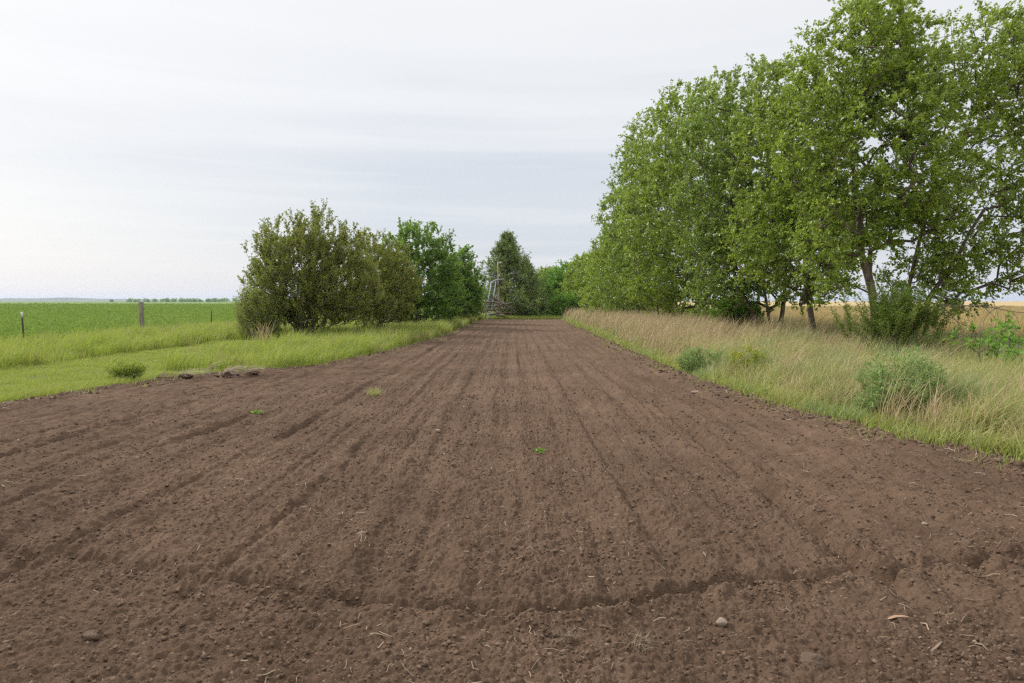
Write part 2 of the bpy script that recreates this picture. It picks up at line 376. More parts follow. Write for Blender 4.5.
def spread(a, b, s): return list(np.arange(a, b, s))
gx = sorted(set([-6000, -4000, -2500, -1500, -900, -500, -300, -180, -110, -70, -45, -32, -25] + [round(v, 3) for v in spread(-21, 16, .16)] + [18, 21, 25, 32, 45, 70, 110, 180, 300, 500, 900, 1500, 2500, 4000, 6000]))
gy = sorted(set([-60, -30, -15] + [round(v, 3) for v in spread(-8, 70, .22)] + [74, 80, 90, 105, 130, 170, 230, 320, 450, 650, 950, 1400, 2000, 2800, 3800, 5000, 6000]))
GX, GY = np.meshgrid(np.array(gx, float), np.array(gy, float))
ins = np.minimum(np.minimum(GX-xl(GY), xr(GY)-GX), END-GY)
GZ = np.where(ins > 0, -.16*sstep(.0, .35, ins), 0)+verge_z(GX, GY)*(1-sstep(-.1, .25, ins))*(np.abs(GX) < 40)
tag(sheet('ground', GX, GY, GZ, M['terrain']), kind='structure')

# low far hills under the left horizon
M['hill'] = roughmat('far_hill', (.07, .10, .05), (.14, .15, .08), .004, 0, 1, 1)
hx = np.linspace(-4600, -1500, 70); hy = np.array([3600, 3750, 3950, 4200, 4500])
HX, HY = np.meshgrid(hx, hy)
prof = np.array([0, .75, 1, .7, 0])[:, None]
HZ = prof*(16+14*perlin(HX/700, HY/900, 90)+6*perlin(HX/240, HY/300, 91))*sstep(-1500, -2500, HX)-.5
tag(sheet('hills', HX, HY, HZ, M['hill']), kind='structure')

# ------------------------------------------------------------------ trees
def skeleton(rng, trunks, targets, step=.42, rise=.9):
    pos = []; par = []
    for tr in trunks:
        for i, p in enumerate(tr):
            pos.append(p); par.append(len(pos)-2 if i else -1)
    base = np.mean([tr[0] for tr in trunks], 0)
    order = np.argsort(np.linalg.norm((targets-base)*np.array([1, 1, .8]), axis=1))
    cap = 40000; A = np.zeros((cap, 3)); n = len(pos); A[:n] = pos
    first = min(len(tr) for tr in trunks)
    lock = np.zeros(cap, bool)
    k0 = 0
    for tr in trunks:
        lock[k0:k0+max(1, int(len(tr)*.35))] = True; k0 += len(tr)
    tips = []
    for ti in order:
        t_ = targets[ti]
        dv = t_-A[:n]; dist = np.linalg.norm(dv, axis=1)
        cost = dist+rise*np.maximum(0, -dv[:, 2]+.25*np.hypot(dv[:, 0], dv[:, 1]))+lock[:n]*50
        j = int(np.argmin(cost)); a = A[j]; L_ = dist[j]
        k = max(1, int(round(L_/step)))
        prev = j
        sag = rng.normal(size=3)*.07*L_; sag[2] += -.05*L_
        for q in range(1, k+1):
            u = q/k
            p = a+(t_-a)*u+sag*4*u*(1-u)
            if n >= cap: break
            A[n] = p; par.append(prev); prev = n; n += 1
        tips.append((ti, prev))
    par = np.array(par)
    cnt = np.zeros(n); 
    for _, q in tips: cnt[q] += 1
    for i in range(n-1, -1, -1):
        if par[i] >= 0: cnt[par[i]] += cnt[i]
    return A[:n], par, np.maximum(cnt, 1), tips

def limb_mesh(bag, A, par, rad, k_of):
    """frusta parent->child, sharing the parent's ring along the heavier limb"""
    n = len(A)
    D = np.zeros((n, 3)); ch = par >= 0
    D[ch] = A[ch]-A[par[ch]]; D[~ch] = (0, 0, 1); D = norm(D)
    heavy = np.full(n, -1); best = np.zeros(n)
    for i in range(n):
        p = par[i]
        if p >= 0 and rad[i] > best[p]: best[p] = rad[i]; heavy[p] = i
    idx = np.where(ch)[0]
    for k in (3, 5, 9):
        s = idx[k_of(rad[idx]) == k]
        if not len(s): continue
        p = par[s]; same = heavy[p] == s
        d0 = np.where(same[:, None], D[p], D[s]); d1 = D[s]
        r0 = np.where(same, rad[p], np.minimum(rad[p], rad[s]*1.25)); r1 = rad[s]
        th = np.linspace(0, 2*math.pi, k, endpoint=False)
        def ring(c, d_, r):
            a = norm(np.cross(d_, np.array([.31, .95, .05]))); b = np.cross(d_, a)
            return c[:, None]+r[:, None, None]*(a[:, None]*np.cos(th)[None, :, None]+b[:, None]*np.sin(th)[None, :, None])
        V = np.concatenate([ring(A[p], d0, r0), ring(A[s], d1, r1)], 1)
        b = (np.arange(len(s))*2*k)[:, None, None]
        j = np.arange(k)[None, :, None]; j2 = (j+1) % k
        Q = np.concatenate([b+j, b+j2, b+k+j2, b+k+j], -1).reshape(-1, 4)
        bag.add(V.reshape(-1, 3), [Q])

def crown_points(rng, blobs, n, shell=.55, lump=.0):
    """points through a union of ellipsoids, thicker towards the outside"""
    vol = np.array([b[3]*b[4]*b[5] for b in blobs])**.85; cnt = np.maximum(1, (n*vol/vol.sum()).astype(int))
    out = []
    for b, c in zip(blobs, cnt):
        v = norm(rng.normal(size=(c, 3))); v = v/(np.abs(v)**2.7).sum(1, keepdims=True)**(1/2.7); r = rng.uniform(0, 1, c)**(1/3)
        r = np.where(rng.uniform(size=c) < shell, .72+.30*rng.uniform(size=c), r)
        out.append(np.array(b[:3])+v*r[:, None]*np.array(b[3:6]))
    return np.concatenate(out)

def lumpy(rng, c, r, n, size=.5, skirt=7):
    """main ellipsoid plus lobes on its surface"""
    bl = [(*c, *(np.array(r)*.82))]
    for _ in range(n):
        v = norm(rng.normal(size=3)); v[2] = abs(v[2])*.9-.25
        p = np.array(c)+v*np.array(r)*rng.uniform(.55, .85)
        s = rng.uniform(.75, 1.25)*size
        bl.append((*p, *(np.array(r)*s*np.array([.8, .8, .62]))))
    for q in range(skirt):                          # low hanging lobes all round
        a = 2*math.pi*(q+rng.uniform(-.3, .3))/skirt; f = rng.uniform(.5, .85); hh = r[2]*rng.uniform(.26, .42)
        bl.append((c[0]+r[0]*f*math.cos(a), c[1]+r[1]*f*math.sin(a), c[2]-r[2]+hh*rng.uniform(.9, 1.3), r[0]*.42, r[1]*.42, hh))
    return bl

def sprays(rng, C, D, per, L, leaf, spread_=.55, upb=.15, droop=0., wind=(0, 0, 0), tw=3):
    """leafy sprigs at points C pointing along D. returns leaf bases and directions, twig segments"""
    n = len(C)
    Cb = np.repeat(C, tw, 0); Db = np.repeat(D, tw, 0)
    Db = norm(Db+rng.normal(size=Db.shape)*spread_+np.array([0, 0, upb])+np.array(wind))
    Ln = L*rng.uniform(.55, 1.25, len(Cb))
    T0 = Cb; T1 = Cb+Db*Ln[:, None]
    q = max(1, int(round(per/tw)))
    u = rng.uniform(.05, 1.05, (len(Cb), q))
    P = T0[:, None]+(T1-T0)[:, None]*u[..., None]
    P[..., 2] -= droop*(u**2)*Ln[:, None]
    dirs = Db[:, None]*.8+rng.normal(size=P.shape)*.62+np.array(wind)*1.2
    dirs[..., 2] -= .12
    P = P+norm(dirs)*.02
    return P.reshape(-1, 3), dirs.reshape(-1, 3), T0, T1

def plant_tree(name, label, cat, x, y, trunks, targets, seed, leafm, barkm, per=30, L=.45, leaf=(.10, .062), upb=.15, spread_=.55, tw=3, rtip=.0065,
               pw=.5, group=None, wind=(.25, 0, 0), droop=.1, rise=.9, up=.8, step=.42, extra=None, rmax=1e9, z=None, lvar=.35, thin=0.):
    rng = np.random.default_rng(seed)
    z0 = float(verge_z(np.array(x), np.array(y))) if z is None else z
    root = thing(name, label, cat, (x, y, z0), group)
    A, par, cnt, tips = skeleton(rng, trunks, targets, step, rise)
    rad = np.minimum(rtip*cnt**pw, rmax)
    nt_ = sum(len(t_) for t_ in trunks)
    k0 = 0
    for tr in trunks:                                       # root flare
        zz = np.array([p[2] for p in tr]); rad[k0:k0+len(tr)] *= 1+.55*np.exp(-np.maximum(zz, 0)/.22); k0 += len(tr)
    bag = Bag(); limb_mesh(bag, A, par, rad, lambda r: np.where(r > .035, 9, np.where(r > .012, 5, 3)))
    cen = targets.mean(0)
    C = np.array([A[q] for _, q in tips]); Pp = np.array([A[par[q]] if par[q] >= 0 else A[q]-np.array([0, 0, .1]) for _, q in tips])
    D = norm(norm(C-Pp)+.7*norm(C-cen)+np.array([0, 0, upb]))
    if thin:
        keep = rng.uniform(size=len(C)) > thin; C = C[keep]; D = D[keep]
    P, Dr, T0, T1 = sprays(rng, C, D, per, L, leaf, spread_, upb, droop, wind, tw)
    # twigs
    S = np.concatenate([T0, T1]); n2 = len(T0)
    pr = np.concatenate([np.full(n2, -1), np.arange(n2)]); rr = np.concatenate([np.full(n2, rtip*.75), np.full(n2, rtip*.3)])
    limb_mesh(bag, S, pr, rr, lambda r: np.full(len(r), 3))
    bag.build('trunk', barkm, root)
    s = rng.uniform(1-lvar, 1+lvar, len(P))
    V, pl = leaf_mesh(rng, P, Dr, leaf[0]*s, leaf[1]*s, up)
    mk('crown', V, pl, leafm, root)
    return root

def trunkline(rng, h, lean=(0, 0), n=9, wob=.06, base=(0, 0)):
    zs = np.linspace(0, 1, n)
    p = np.stack([base[0]+lean[0]*zs, base[1]+lean[1]*zs, -.05+h*zs], 1)
    p[1:] += np.cumsum(rng.normal(size=(n-1, 3))*np.array([1, 1, .2])*wob, 0)
    return p

FULL = 1.35
def broad_tree(label, px, d_, top, cx, r, zb, seed, n=620, mat='leaf_tree', per=30, leaf=(.10, .062), trunks=None, name='leafy_tree', group='trees in the row right of the soil',
               lobes=9, L=.45, ry=None, size=.5, extra_blobs=(), thin=0., bark='bark', shell=.55, cut=None, pw=.43, skirt=7):
    rng = np.random.default_rng(seed)
    x = sx(px, d_); h = hz(top, d_)
    c = (cx-x, 0, (h+zb)/2); rr = (r, ry or r, (h-zb)/2)
    bl = lumpy(rng, c, rr, lobes, size, skirt)+list(extra_blobs)
    T = crown_points(rng, bl, int(n*FULL), shell)
    T[:, 2] = np.minimum(T[:, 2], h-.3)
    T = T[(T[:, 2] > max(.45, zb*.8)) | (rng.uniform(size=len(T)) < .15)]; T = T[T[:, 2] > .35]
    if cut is not None: T = T[cut(T)]
    if trunks is None: trunks = [trunkline(rng, h*.62, (.5*(cx-x), 0))]
    else: trunks = [trunkline(rng, a[0]*h, a[1], base=a[2]) for a in trunks]
    return plant_tree(name, label, 'tree', x, d_, trunks, T, seed, M[mat], M[bark], per*1.75, L, leaf, group=group, thin=thin, pw=pw, up=.45, tw=4, spread_=.7)

# the row along the right side, near to far; each crown as its own lobes (column, row, half width, half height, shift towards the far side)
def lobed_tree(label, px, d_, lobes, seed, n, mat, per, trunks, leaf=(.10, .062), L=.42, bark='bark', thin=0., name='leafy_tree', cat='tree', group='trees in the row right of the soil', pw=.43, upb=.15, spread_=.7,
               wind=(.4, 0, 0), up=.45, tw=4, rise=.9, rmax=1e9, droop=.1, shell=.45, zmin=.35):
    rng = np.random.default_rng(seed); x = sx(px, d_); bl = []
    for lb in lobes:
        a, b, ra, rb = lb[:4]; dy = lb[4] if len(lb) > 4 else rng.uniform(-.35, .35)*ra/F*d_
        bl.append((sx(a, d_)-x, dy, hz(b, d_), ra/F*d_, ra/F*d_*1.05, rb/F*d_))
    T = crown_points(rng, bl, n, shell); T = T[T[:, 2] > zmin]
    T += rng.normal(size=T.shape)*.12
    h = T[:, 2].max()
    tr = [trunkline(rng, a[0]*h, a[1], base=a[2]) for a in trunks]
    return plant_tree(name, label, cat, x, d_, tr, T, seed, M[mat], M[bark], per, L, leaf, group=group, thin=thin, pw=pw, up=up, tw=tw, spread_=spread_, upb=upb, wind=wind, rise=rise, rmax=rmax, droop=droop)
lobed_tree('tall green tree with leaning trunk rising behind the low juniper bush', 876, 19.0, [(842, 68, 44, 50), (880, 44, 38, 34), (815, 140, 40, 66), (858, 150, 52, 66), (892, 100, 34, 50), (880, 226, 34, 28), (826, 232, 36, 40), (905, 190, 36, 40), (832, 286, 24, 12)],
           11, 900, 'leaf_tree', 70, [(.8, (-1.5, -.6), (0, -.1)), (.5, (.1, .5), (.12, .15))], leaf=(.088, .054), pw=.4)
lobed_tree('tall airy green tree reaching past the picture edge, its dark trunk hidden by the juniper', 893, 19.9, [(958, 70, 40, 42), (998, 52, 38, 34), (938, 112, 38, 50), (980, 118, 38, 34), (1020, 90, 40, 60), (935, 196, 40, 40), (985, 180, 36, 22), (1024, 190, 34, 34), (980, 262, 48, 24), (925, 276, 34, 20), (1030, 262, 42, 30), (1060, 150, 50, 90), (955, 295, 34, 10), (915, 238, 32, 28), (902, 284, 24, 14), (948, 236, 30, 26), (1008, 226, 38, 26), (1036, 60, 30, 34)],
           12, 1080, 'leaf_tree', 66, [(.6, (1.5, .1), (0, 0)), (.5, (2.6, -.3), (.15, 0)), (.3, (.6, .5), (.05, .1))], rise=.6, leaf=(.088, .054), pw=.36)
lobed_tree('green tree on the slim straight trunk left of the juniper bush', 815, 23.2, [(792, 104, 36, 44), (775, 160, 42, 56), (806, 190, 34, 50), (800, 244, 42, 44), (766, 240, 38, 44), (812, 288, 26, 16), (830, 230, 30, 40)],
           13, 860, 'leaf_tree', 70, [(.6, (-.5, 0), (0, 0))], leaf=(.092, .056), pw=.4)
lobed_tree('broad dense green tree with a cluster of brown stems beside the leafy bush', 771, 27.0, [(745, 106, 44, 30), (712, 140, 40, 42), (752, 160, 46, 50), (716, 204, 44, 50), (756, 230, 44, 50), (722, 266, 40, 34), (764, 288, 32, 18), (735, 240, 40, 50), (728, 296, 34, 14)],
           14, 1050, 'leaf_tree_b', 66, [(.6, (-.9, 0), (0, 0)), (.5, (.5, .2), (.35, .1)), (.45, (-1.6, .3), (-.35, .1))])
lobed_tree('tall dense green tree with thick dark trunk behind the tall dry grass', 707, 34.0, [(690, 118, 36, 30), (662, 156, 36, 40), (696, 170, 40, 46), (660, 216, 40, 42), (696, 240, 38, 44), (664, 268, 36, 32), (700, 288, 28, 16), (652, 290, 28, 16), (668, 303, 32, 12)],
           15, 950, 'leaf_tree', 54, [(.6, (-.6, 0), (0, 0)), (.52, (.3, .4), (.45, .2))], leaf=(.115, .075), L=.5)
lobed_tree('dense tree next behind the thick dark trunk, foliage hanging to the grass', 668, 42.0, [(650, 150, 30, 30), (638, 190, 28, 34), (656, 210, 34, 40), (636, 232, 30, 36), (648, 270, 34, 34), (622, 282, 28, 24), (660, 294, 28, 14), (636, 303, 32, 12)],
           16, 760, 'leaf_tree_b', 50, [(.6, (-.6, 0), (0, 0)), (.5, (.2, .3), (.3, .1))], leaf=(.13, .085), L=.55)
lobed_tree('sixth tree of the right row, its crown stepping down towards the plot end', 638, 50.0, [(632, 194, 22, 22), (620, 224, 24, 28), (636, 240, 28, 34), (616, 262, 24, 28), (632, 284, 28, 22), (610, 290, 22, 16), (612, 304, 28, 10)],
           17, 620, 'leaf_tree', 48, [(.55, (-.5, 0), (0, 0))], leaf=(.14, .095), L=.6)
broad_tree('seventh tree of the right row, rounded and mid green', 618, 58.0, 224, 9.0, 2.5, .6, 18, n=600, per=24, leaf=(.15, .10), L=.6)
broad_tree('last and lowest tree of the right row before the pale bushes', 602, 67.0, 246, 8.9, 2.6, .5, 19, n=520, per=24, leaf=(.16, .11), L=.65)

# beyond the far end of the plot
far = [(584, 77, 250, 2.6, 'leaf_tree', 'bright rounded tree beyond the plot, touching the right row'),
       (566, 84, 259, 2.7, 'leaf_bright', 'pale green tree beyond the plot, middle of the far gap'),
       (548, 90, 264, 2.4, 'leaf_tree', 'small pointed tree beyond the plot, just right of the cedar'),
       (534, 80, 276, 1.9, 'leaf_bright', 'low light green tree tucked against the cedar at the plot end'),
       (600, 92, 246, 3.0, 'leaf_tree', 'far tree mostly hidden behind the last of the right row')]
for i, (px, d_, top, r, mt, lb) in enumerate(far):
    broad_tree(lb, px, d_, top, sx(px, d_), r, .3, 30+i, n=380, per=22, leaf=(.17, .12), mat=mt, L=.6, group='trees beyond the far end of the plot', lobes=7)
# left side shrubs and trees
def shrub(label, px, d_, top, rx, seed, n, mat, leaf, stems=7, zb=.25, off=0, per=26, L=.4, name='large_shrub', cat='shrub', upb=.5, lobes=8, size=.42, bark='pale_bark', group=None, extra=(), lean=.55, spread_=.45, wind=(.1, 0, 0)):
    rng = np.random.default_rng(seed)
    x = sx(px, d_); h = hz(top, d_)
    bl = lumpy(rng, (off, 0, (h+zb)/2), (rx, rx*.95, (h-zb)/2), lobes, size)+list(extra)
    T = crown_points(rng, bl, int(n*2.9), .45); T[:, 2] = np.minimum(T[:, 2], h-.12); T = T[T[:, 2] > .12]
    tr = []
    for i in range(stems):
        a = rng.uniform(0, 2*math.pi); q = rng.uniform(.2, 1)*rx*lean
        tr.append(trunkline(rng, h*rng.uniform(.4, .62), (q*math.cos(a)+off*.5, q*math.sin(a)), 7, .05, (rng.normal()*.12*rx, rng.normal()*.12*rx)))
    return plant_tree(name, label, cat, x, d_, tr, T, seed, M[mat], M[bark], per, L, leaf, upb=upb, spread_=spread_, group=group, wind=wind, droop=0, rise=1.4, rmax=.065, pw=.4, up=.35)
def stems(seed, n, r, h=.55):
    rng = np.random.default_rng(seed)
    return [(rng.uniform(.7*h, 1.1*h), (rng.uniform(-1, 1)*r, rng.uniform(-1, 1)*r), (rng.normal()*.12*r, rng.normal()*.12*r)) for _ in range(n)]
SH = dict(name='large_shrub', cat='shrub', group=None, bark='pale_bark', rmax=.06, pw=.4, upb=.85, spread_=.42, wind=(.15, 0, 0), tw=3, rise=1.4, droop=0, up=.35, zmin=.12, shell=.5)
lobed_tree('big olive brown many-stemmed shrub, largest on the left of the soil', 303, 30.0, [(298, 256, 38, 32), (320, 242, 25, 26), (272, 262, 20, 26), (288, 298, 34, 26), (268, 290, 16, 22), (335, 282, 34, 32), (352, 252, 16, 22), (312, 312, 34, 16), (300, 280, 36, 40), (358, 290, 20, 26), (285, 318, 36, 14), (335, 316, 30, 12)],
           51, 1250, 'leaf_olive', 58, stems(1, 11, 2.0), leaf=(.09, .052), L=.5, **SH)
lobed_tree('rounded olive shrub leaning over the grass between the big shrub and the green tree', 372, 34.0, [(382, 270, 28, 24), (362, 288, 32, 24), (396, 288, 24, 26), (378, 304, 34, 16), (370, 254, 14, 18), (346, 300, 16, 14), (375, 316, 36, 10)],
           52, 760, 'leaf_olive', 56, stems(2, 7, 1.6), leaf=(.09, .05), L=.45, **SH)
SG = dict(SH); SG.update(name='leafy_tree', cat='tree', bark='bark', upb=.5, spread_=.55)
lobed_tree('bright green leafy tree with ragged top beside the olive shrub', 418, 42.0, [(420, 250, 22, 20), (400, 262, 20, 24), (436, 266, 20, 22), (418, 282, 36, 26), (396, 296, 26, 20), (434, 300, 28, 18), (408, 240, 10, 12), (446, 250, 8, 12), (415, 312, 38, 12)],
           53, 800, 'leaf_dark', 58, stems(3, 5, 1.7), leaf=(.125, .078), L=.55, **SG)
lobed_tree('smaller green tree in the left row, second from the metal ladder', 453, 50.0, [(456, 274, 16, 20), (460, 290, 16, 22), (448, 294, 16, 18), (458, 306, 20, 10), (471, 288, 9, 22), (466, 304, 14, 10), (466, 264, 8, 12), (450, 312, 20, 9)],
           54, 460, 'leaf_dark', 48, stems(4, 4, 1.2), leaf=(.14, .088), L=.55, **SG)
shrub('dull green shrub directly left of the metal ladder', 465, 58.5, 266, 1.2, 55, 260, 'leaf_olive', (.14, .08), 4, .2, 0, 28, .5)
shrub('yellowish low bush at the left foot of the big olive shrub', 258, 28.4, 290, .75, 56, 150, 'leaf_willow', (.10, .024), 7, .15, -.05, 26, .5, name='low_bush', cat='bush', upb=1.0, lobes=5, lean=.9, size=.6, extra=[(-.55, 0, 1.3, .3, .3, .75), (.35, 0, .8, .5, .4, .5)])
shrub('fresh green leafy bush at the tree bases in front of the brown stems', 735, 28.2, 302, .95, 57, 200, 'leaf_bright', (.13, .08), 4, .2, 0, 26, .4, name='leafy_bush', cat='bush', bark='bark')
shrub('dark low undergrowth bush between the trunks of the right row', 690, 38.5, 312, 1.2, 58, 160, 'leaf_dark', (.12, .075), 4, .15, 0, 24, .4, name='leafy_bush', cat='bush', bark='bark')
shrub('bushy light green undergrowth near the far corner of the plot', 566, 66, 296, 1.6, 59, 160, 'leaf_bright', (.15, .09), 4, .1, 0, 24, .5, name='leafy_bush', cat='bush')
shrub('dull brush under the left trees by the ladder', 452, 54, 292, 1.2, 60, 160, 'leaf_dark', (.13, .08), 4, .1, 0, 24, .45, name='leafy_bush', cat='bush')

# cedars
def cedar(label, px, d_, top, rbase, seed, n, mat, name='cedar_tree', cat='tree', leaf=(.13, .032), per=36, L=.5, z0=.5, tips=1.0, prof=.8, droop=.05, upb=.2, wild=.18, trunk_r=.008, spread_=.4, tw=4):
    rng = np.random.default_rng(seed)
    x = sx(px, d_); h = hz(top, d_)
    u = rng.uniform(0, 1, n)**1.25
    zz = z0+(h-z0-.15)*u
    R_ = rbase*(1-u)**prof*(.80+.24*np.sin(u*24+2.2*np.sin(2*math.pi*rng.uniform(0, 1, n))))+.08
    n = int(n*1.0); a = rng.uniform(0, 2*math.pi, n)
    a = a+.35*np.sin(3*a+u*9)
    k = np.where(rng.uniform(size=n) < .6, rng.uniform(.75, 1.0+wild*1.5, n), rng.uniform(.2, 1, n))
    T = np.stack([R_*k*np.cos(a), R_*k*np.sin(a), zz+.18*R_*k*tips-.15], 1); T[:, 2] = np.clip(T[:, 2], .25, h)
    tr = [trunkline(rng, h*.93, (0, 0), 12, .02)]
    return plant_tree(name, label, cat, x, d_, tr, T, seed, M[mat], M['cedar_bark'], per, L, leaf, upb=upb, spread_=spread_, wind=(.1, 0, 0), droop=droop, rise=.5, up=.3, tw=tw, rtip=trunk_r)
cedar('dark pointed cedar tree at the far end of the soil behind the wooden pole', 507, 67.5, 236, 3.7, 61, 900, 'needle', leaf=(.20, .06), per=52, L=.7, wild=.4, prof=1.0)
cedar('narrow cedar spire standing right behind the main cedar', 527, 72, 258, 1.3, 62, 160, 'needle', leaf=(.2, .06), per=36, L=.5)
cedar('low sprawling juniper at the far right corner of the brush heap', 531, 66.6, 293, 2.0, 63, 320, 'needle', 'juniper_bush', 'bush', leaf=(.18, .05), per=36, L=.5, z0=.15, prof=.6, upb=.1)
cedar('dark green juniper bush under the leaning trunk on the right', 898, 16.9, 308, .85, 64, 95, 'needle_dark', 'juniper_bush', 'bush', spread_=.16, tw=3, leaf=(.085, .017), per=240, L=.66, z0=.15, prof=.62, upb=.7, wild=.45, tips=3.0, droop=-.1, trunk_r=.005)

# sapling at the right edge
def sapling(label, px, d_, top, seed, n=16, stems=3):
    rng = np.random.default_rng(seed); x = sx(px, d_); h = hz(top, d_)
    tr = [trunkline(rng, h*rng.uniform(.7, .9), (rng.normal()*.22, rng.normal()*.2), 7, .02, (rng.normal()*.1, rng.normal()*.1)) for _ in range(stems)]
    ends = np.concatenate([t_[3:] for t_ in tr])
    T = ends[rng.integers(0, len(ends), n)]+rng.normal(size=(n, 3))*np.array([.16, .16, .1]); T[:, 2] = np.clip(T[:, 2], .5*h, h)
    return plant_tree('tree_sapling', label, 'sapling', x, d_, tr, T, seed, M['leaf_sap'], M['deadwood'], 15, .2, (.115, .058), group='bright saplings in the right verge', rtip=.006, rise=1.5)
sapling('bright green sapling on bare stems, nearest the picture edge', 1006, 13.3, 318, 71, 15)
sapling('bright green sapling set back behind the dead weed on the right', 989, 14.2, 312, 72, 12, 2)

# ------------------------------------------------------------------ weeds and dead clumps with a shape of their own
def clump(name, label, cat, px, py, d_, w, h, mat, seed, n, leaf, per=16, group=None, stemm='leaf_blue', upb=.6, L=.16, lift=0.):
    rng = np.random.default_rng(seed); x = sx(px, d_) if px is not None else py
    T = crown_points(rng, [(0, 0, h*.5, w*.5, w*.45, h*.5), (w*.2, 0, h*.42, w*.35, w*.3, h*.4), (-w*.22, .05, h*.36, w*.3, w*.3, h*.36)], n, .5); T[:, 2] = np.clip(T[:, 2], .04, h)
    tr = [trunkline(rng, h*rng.uniform(.4, .7), (rng.normal()*w*.2, rng.normal()*w*.2), 6, .01, (rng.normal()*w*.12, rng.normal()*w*.12)) for _ in range(6)]
    return plant_tree(name, label, cat, x, d_, tr, T, seed, M[mat], M[stemm], per, L, leaf, upb=upb, group=group, rtip=.0028, wind=(.1, 0, 0), droop=0, rise=1.6, step=.12, tw=2)
clump('bushy_weed', 'bluish green bushy weed mound, nearest one beside the soil edge', 'weed', 902, 0, 9.25, 1.0, .80, 'leaf_blue', 81, 200, (.07, .02), 18, upb=1.2, L=.2)
clump('bushy_weed', 'small bluish green weed mound farther along the right soil edge', 'weed', 700, 0, 15.3, .85, .48, 'leaf_blue', 82, 130, (.07, .022), 18, upb=1.1)
clump('flowering_weed', 'yellow flowering weed in the right verge', 'weed', 748, 0, 13.9, .62, .62, 'leaf_yellow', 83, 90, (.05, .03), 14)
clump('bushy_weed', 'dark green weed tuft on the left edge where grass meets the soil', 'weed', 124, 0, 14.1, .6, .26, 'grass_lush', 84, 110, (.08, .016), 18, upb=1.4)

def wisps(name, label, cat, x, y, seed, n, r, h, mat, w=.006, lean=(.3, 1.1), group=None, dirs=None, z=None):
    """tuft of curved stalks springing from one spot"""
    rng = np.random.default_rng(seed); z0 = float(ground_z(x, y)) if z is None else z
    a = rng.uniform(0, 2*math.pi, n) if dirs is None else rng.normal(dirs, .5, n)
    V, P = blades(rng, rng.normal(size=n)*r*.3, rng.normal(size=n)*r*.3, np.zeros(n), h*rng.uniform(.4, 1.1, n), np.full(n, w)*rng.uniform(.7, 1.5, n), rng.uniform(*lean, n), a, 4)
    o = mk(name, V, P, M[mat], loc=(x, y, z0)); return tag(o, label, cat, group)
wisps('dead_weed', 'pale curled dead weed beside the bluish mound, just left of it', 'dead weed', sx(856, 11.6), 11.6, 91, 60, .25, .55, 'dead_weed', .012)
wisps('dead_weed', 'bleached tangle of dead stems below the bright saplings', 'dead weed', sx(1004, 12.3), 12.3, 92, 80, .3, .5, 'dead_weed', .012)
wisps('dry_tuft', 'tall tan dry grass tuft in front of the dark tree trunk', 'grass tuft', sx(690, 24), 24, 93, 90, .8, 1.35, 'grass_dry', .014, (.25, .7), dirs=.1)
wisps('dry_tuft', 'tan dry grass tuft by the foot of the big olive shrub', 'grass tuft', sx(262, 25.5), 25.5, 94, 70, .6, 1.1, 'grass_dry', .014, (.1, .6))
wisps('dry_tuft', 'single bunch of tall bent dry stalks beside the juniper bush', 'grass tuft', sx(925, 12.8), 12.8, 95, 16, .35, 1.25, 'grass_dry', .011, (.3, .9), dirs=.3)

# ------------------------------------------------------------------ grass
def scatter(rng, n, x0, x1, y0, y1, keep):
    x = rng.uniform(x0, x1, n); y = rng.uniform(y0, y1, n); k = keep(x, y) if keep else np.ones(n)
    m = rng.uniform(size=n) < k; return x[m], y[m]
def dist_scatter(rng, n, x0, x1, y0, y1, keep, p=1.0):
    """more plants per square metre near the viewer than far away"""
    u = rng.uniform(size=n)
    y = y0*(y1/y0)**u if p == 1 else (y0**(1-p)+u*(y1**(1-p)-y0**(1-p)))**(1/(1-p))
    x = rng.uniform(x0, x1, n); k = keep(x, y)
    m = rng.uniform(size=n) < k; return x[m], y[m]
def widen(y, w, k=.00085): return np.maximum(w, y*k)
class Grass:
    def __init__(s): s.b = Bag()
    def put(s, rng, x, y, h, w, lean, wind=0., wspread=1.2, segs=2, zf=verge_z):
        if len(x) == 0: return
        V, P = blades(rng, x, y, zf(x, y), h, w, lean, rng.normal(wind, wspread, len(x)), segs); s.b.add(V, P)
    def done(s, name, label, cat, mat):
        o = s.b.build(name, mat); return tag(o, label, cat, kind='stuff')
rg = np.random.default_rng(100)
LANE0, LANE1 = -11.9, -8.4
def left_tall(x, y):                       # the uncut bank from the strip edge outwards
    edge = xl(y)
    lane = (x > LANE0+.4*perlin(y*.3, 0*y, 3)) & (x < np.maximum(LANE1, -99)+.3*perlin(y*.35, 0*y, 4)) & (y < 29+2*perlin(x, y, 2))
    near = (y < 16.2+.8*perlin(x*.8, y*.2, 7)) & (x > LANE0+.4*perlin(y*.3, 0*y, 3))
    return ((x < edge-.02) & (x > -17.3) & ~lane & ~near).astype(float)
G = Grass()
x, y = dist_scatter(rg, 260000, -17.6, -2.4, 9, 66, left_tall)
pat = perlin(x/1.4, y/1.6, 11)
G.put(rg, x, y, (.34+.22*pat+.38*lumps(x, y, .6, 5, .8))*rg.uniform(.5, 1.25, len(x)), widen(y, .013, .0008), rg.uniform(.15, .75, len(x)), 0.2)
tag(G.b.build('tall_grass', M['grass_lush']), 'lush bright green uncut grass along the left of the soil', 'grass', kind='stuff')
G = Grass()
def mown(x, y): return ((x < xl(y)-.0) & (x > LANE0-.4)).astype(float)*(1-left_tall(x, y))*(y < 34)
x, y = dist_scatter(rg, 230000, -12.6, -2.5, 8.5, 34, mown)
hh = (.085+.05*perlin(x/.5, y/.7, 12))*rg.uniform(.4, 1.6, len(x))*(1+.9*sstep(.5, 0, xl(y)-x))
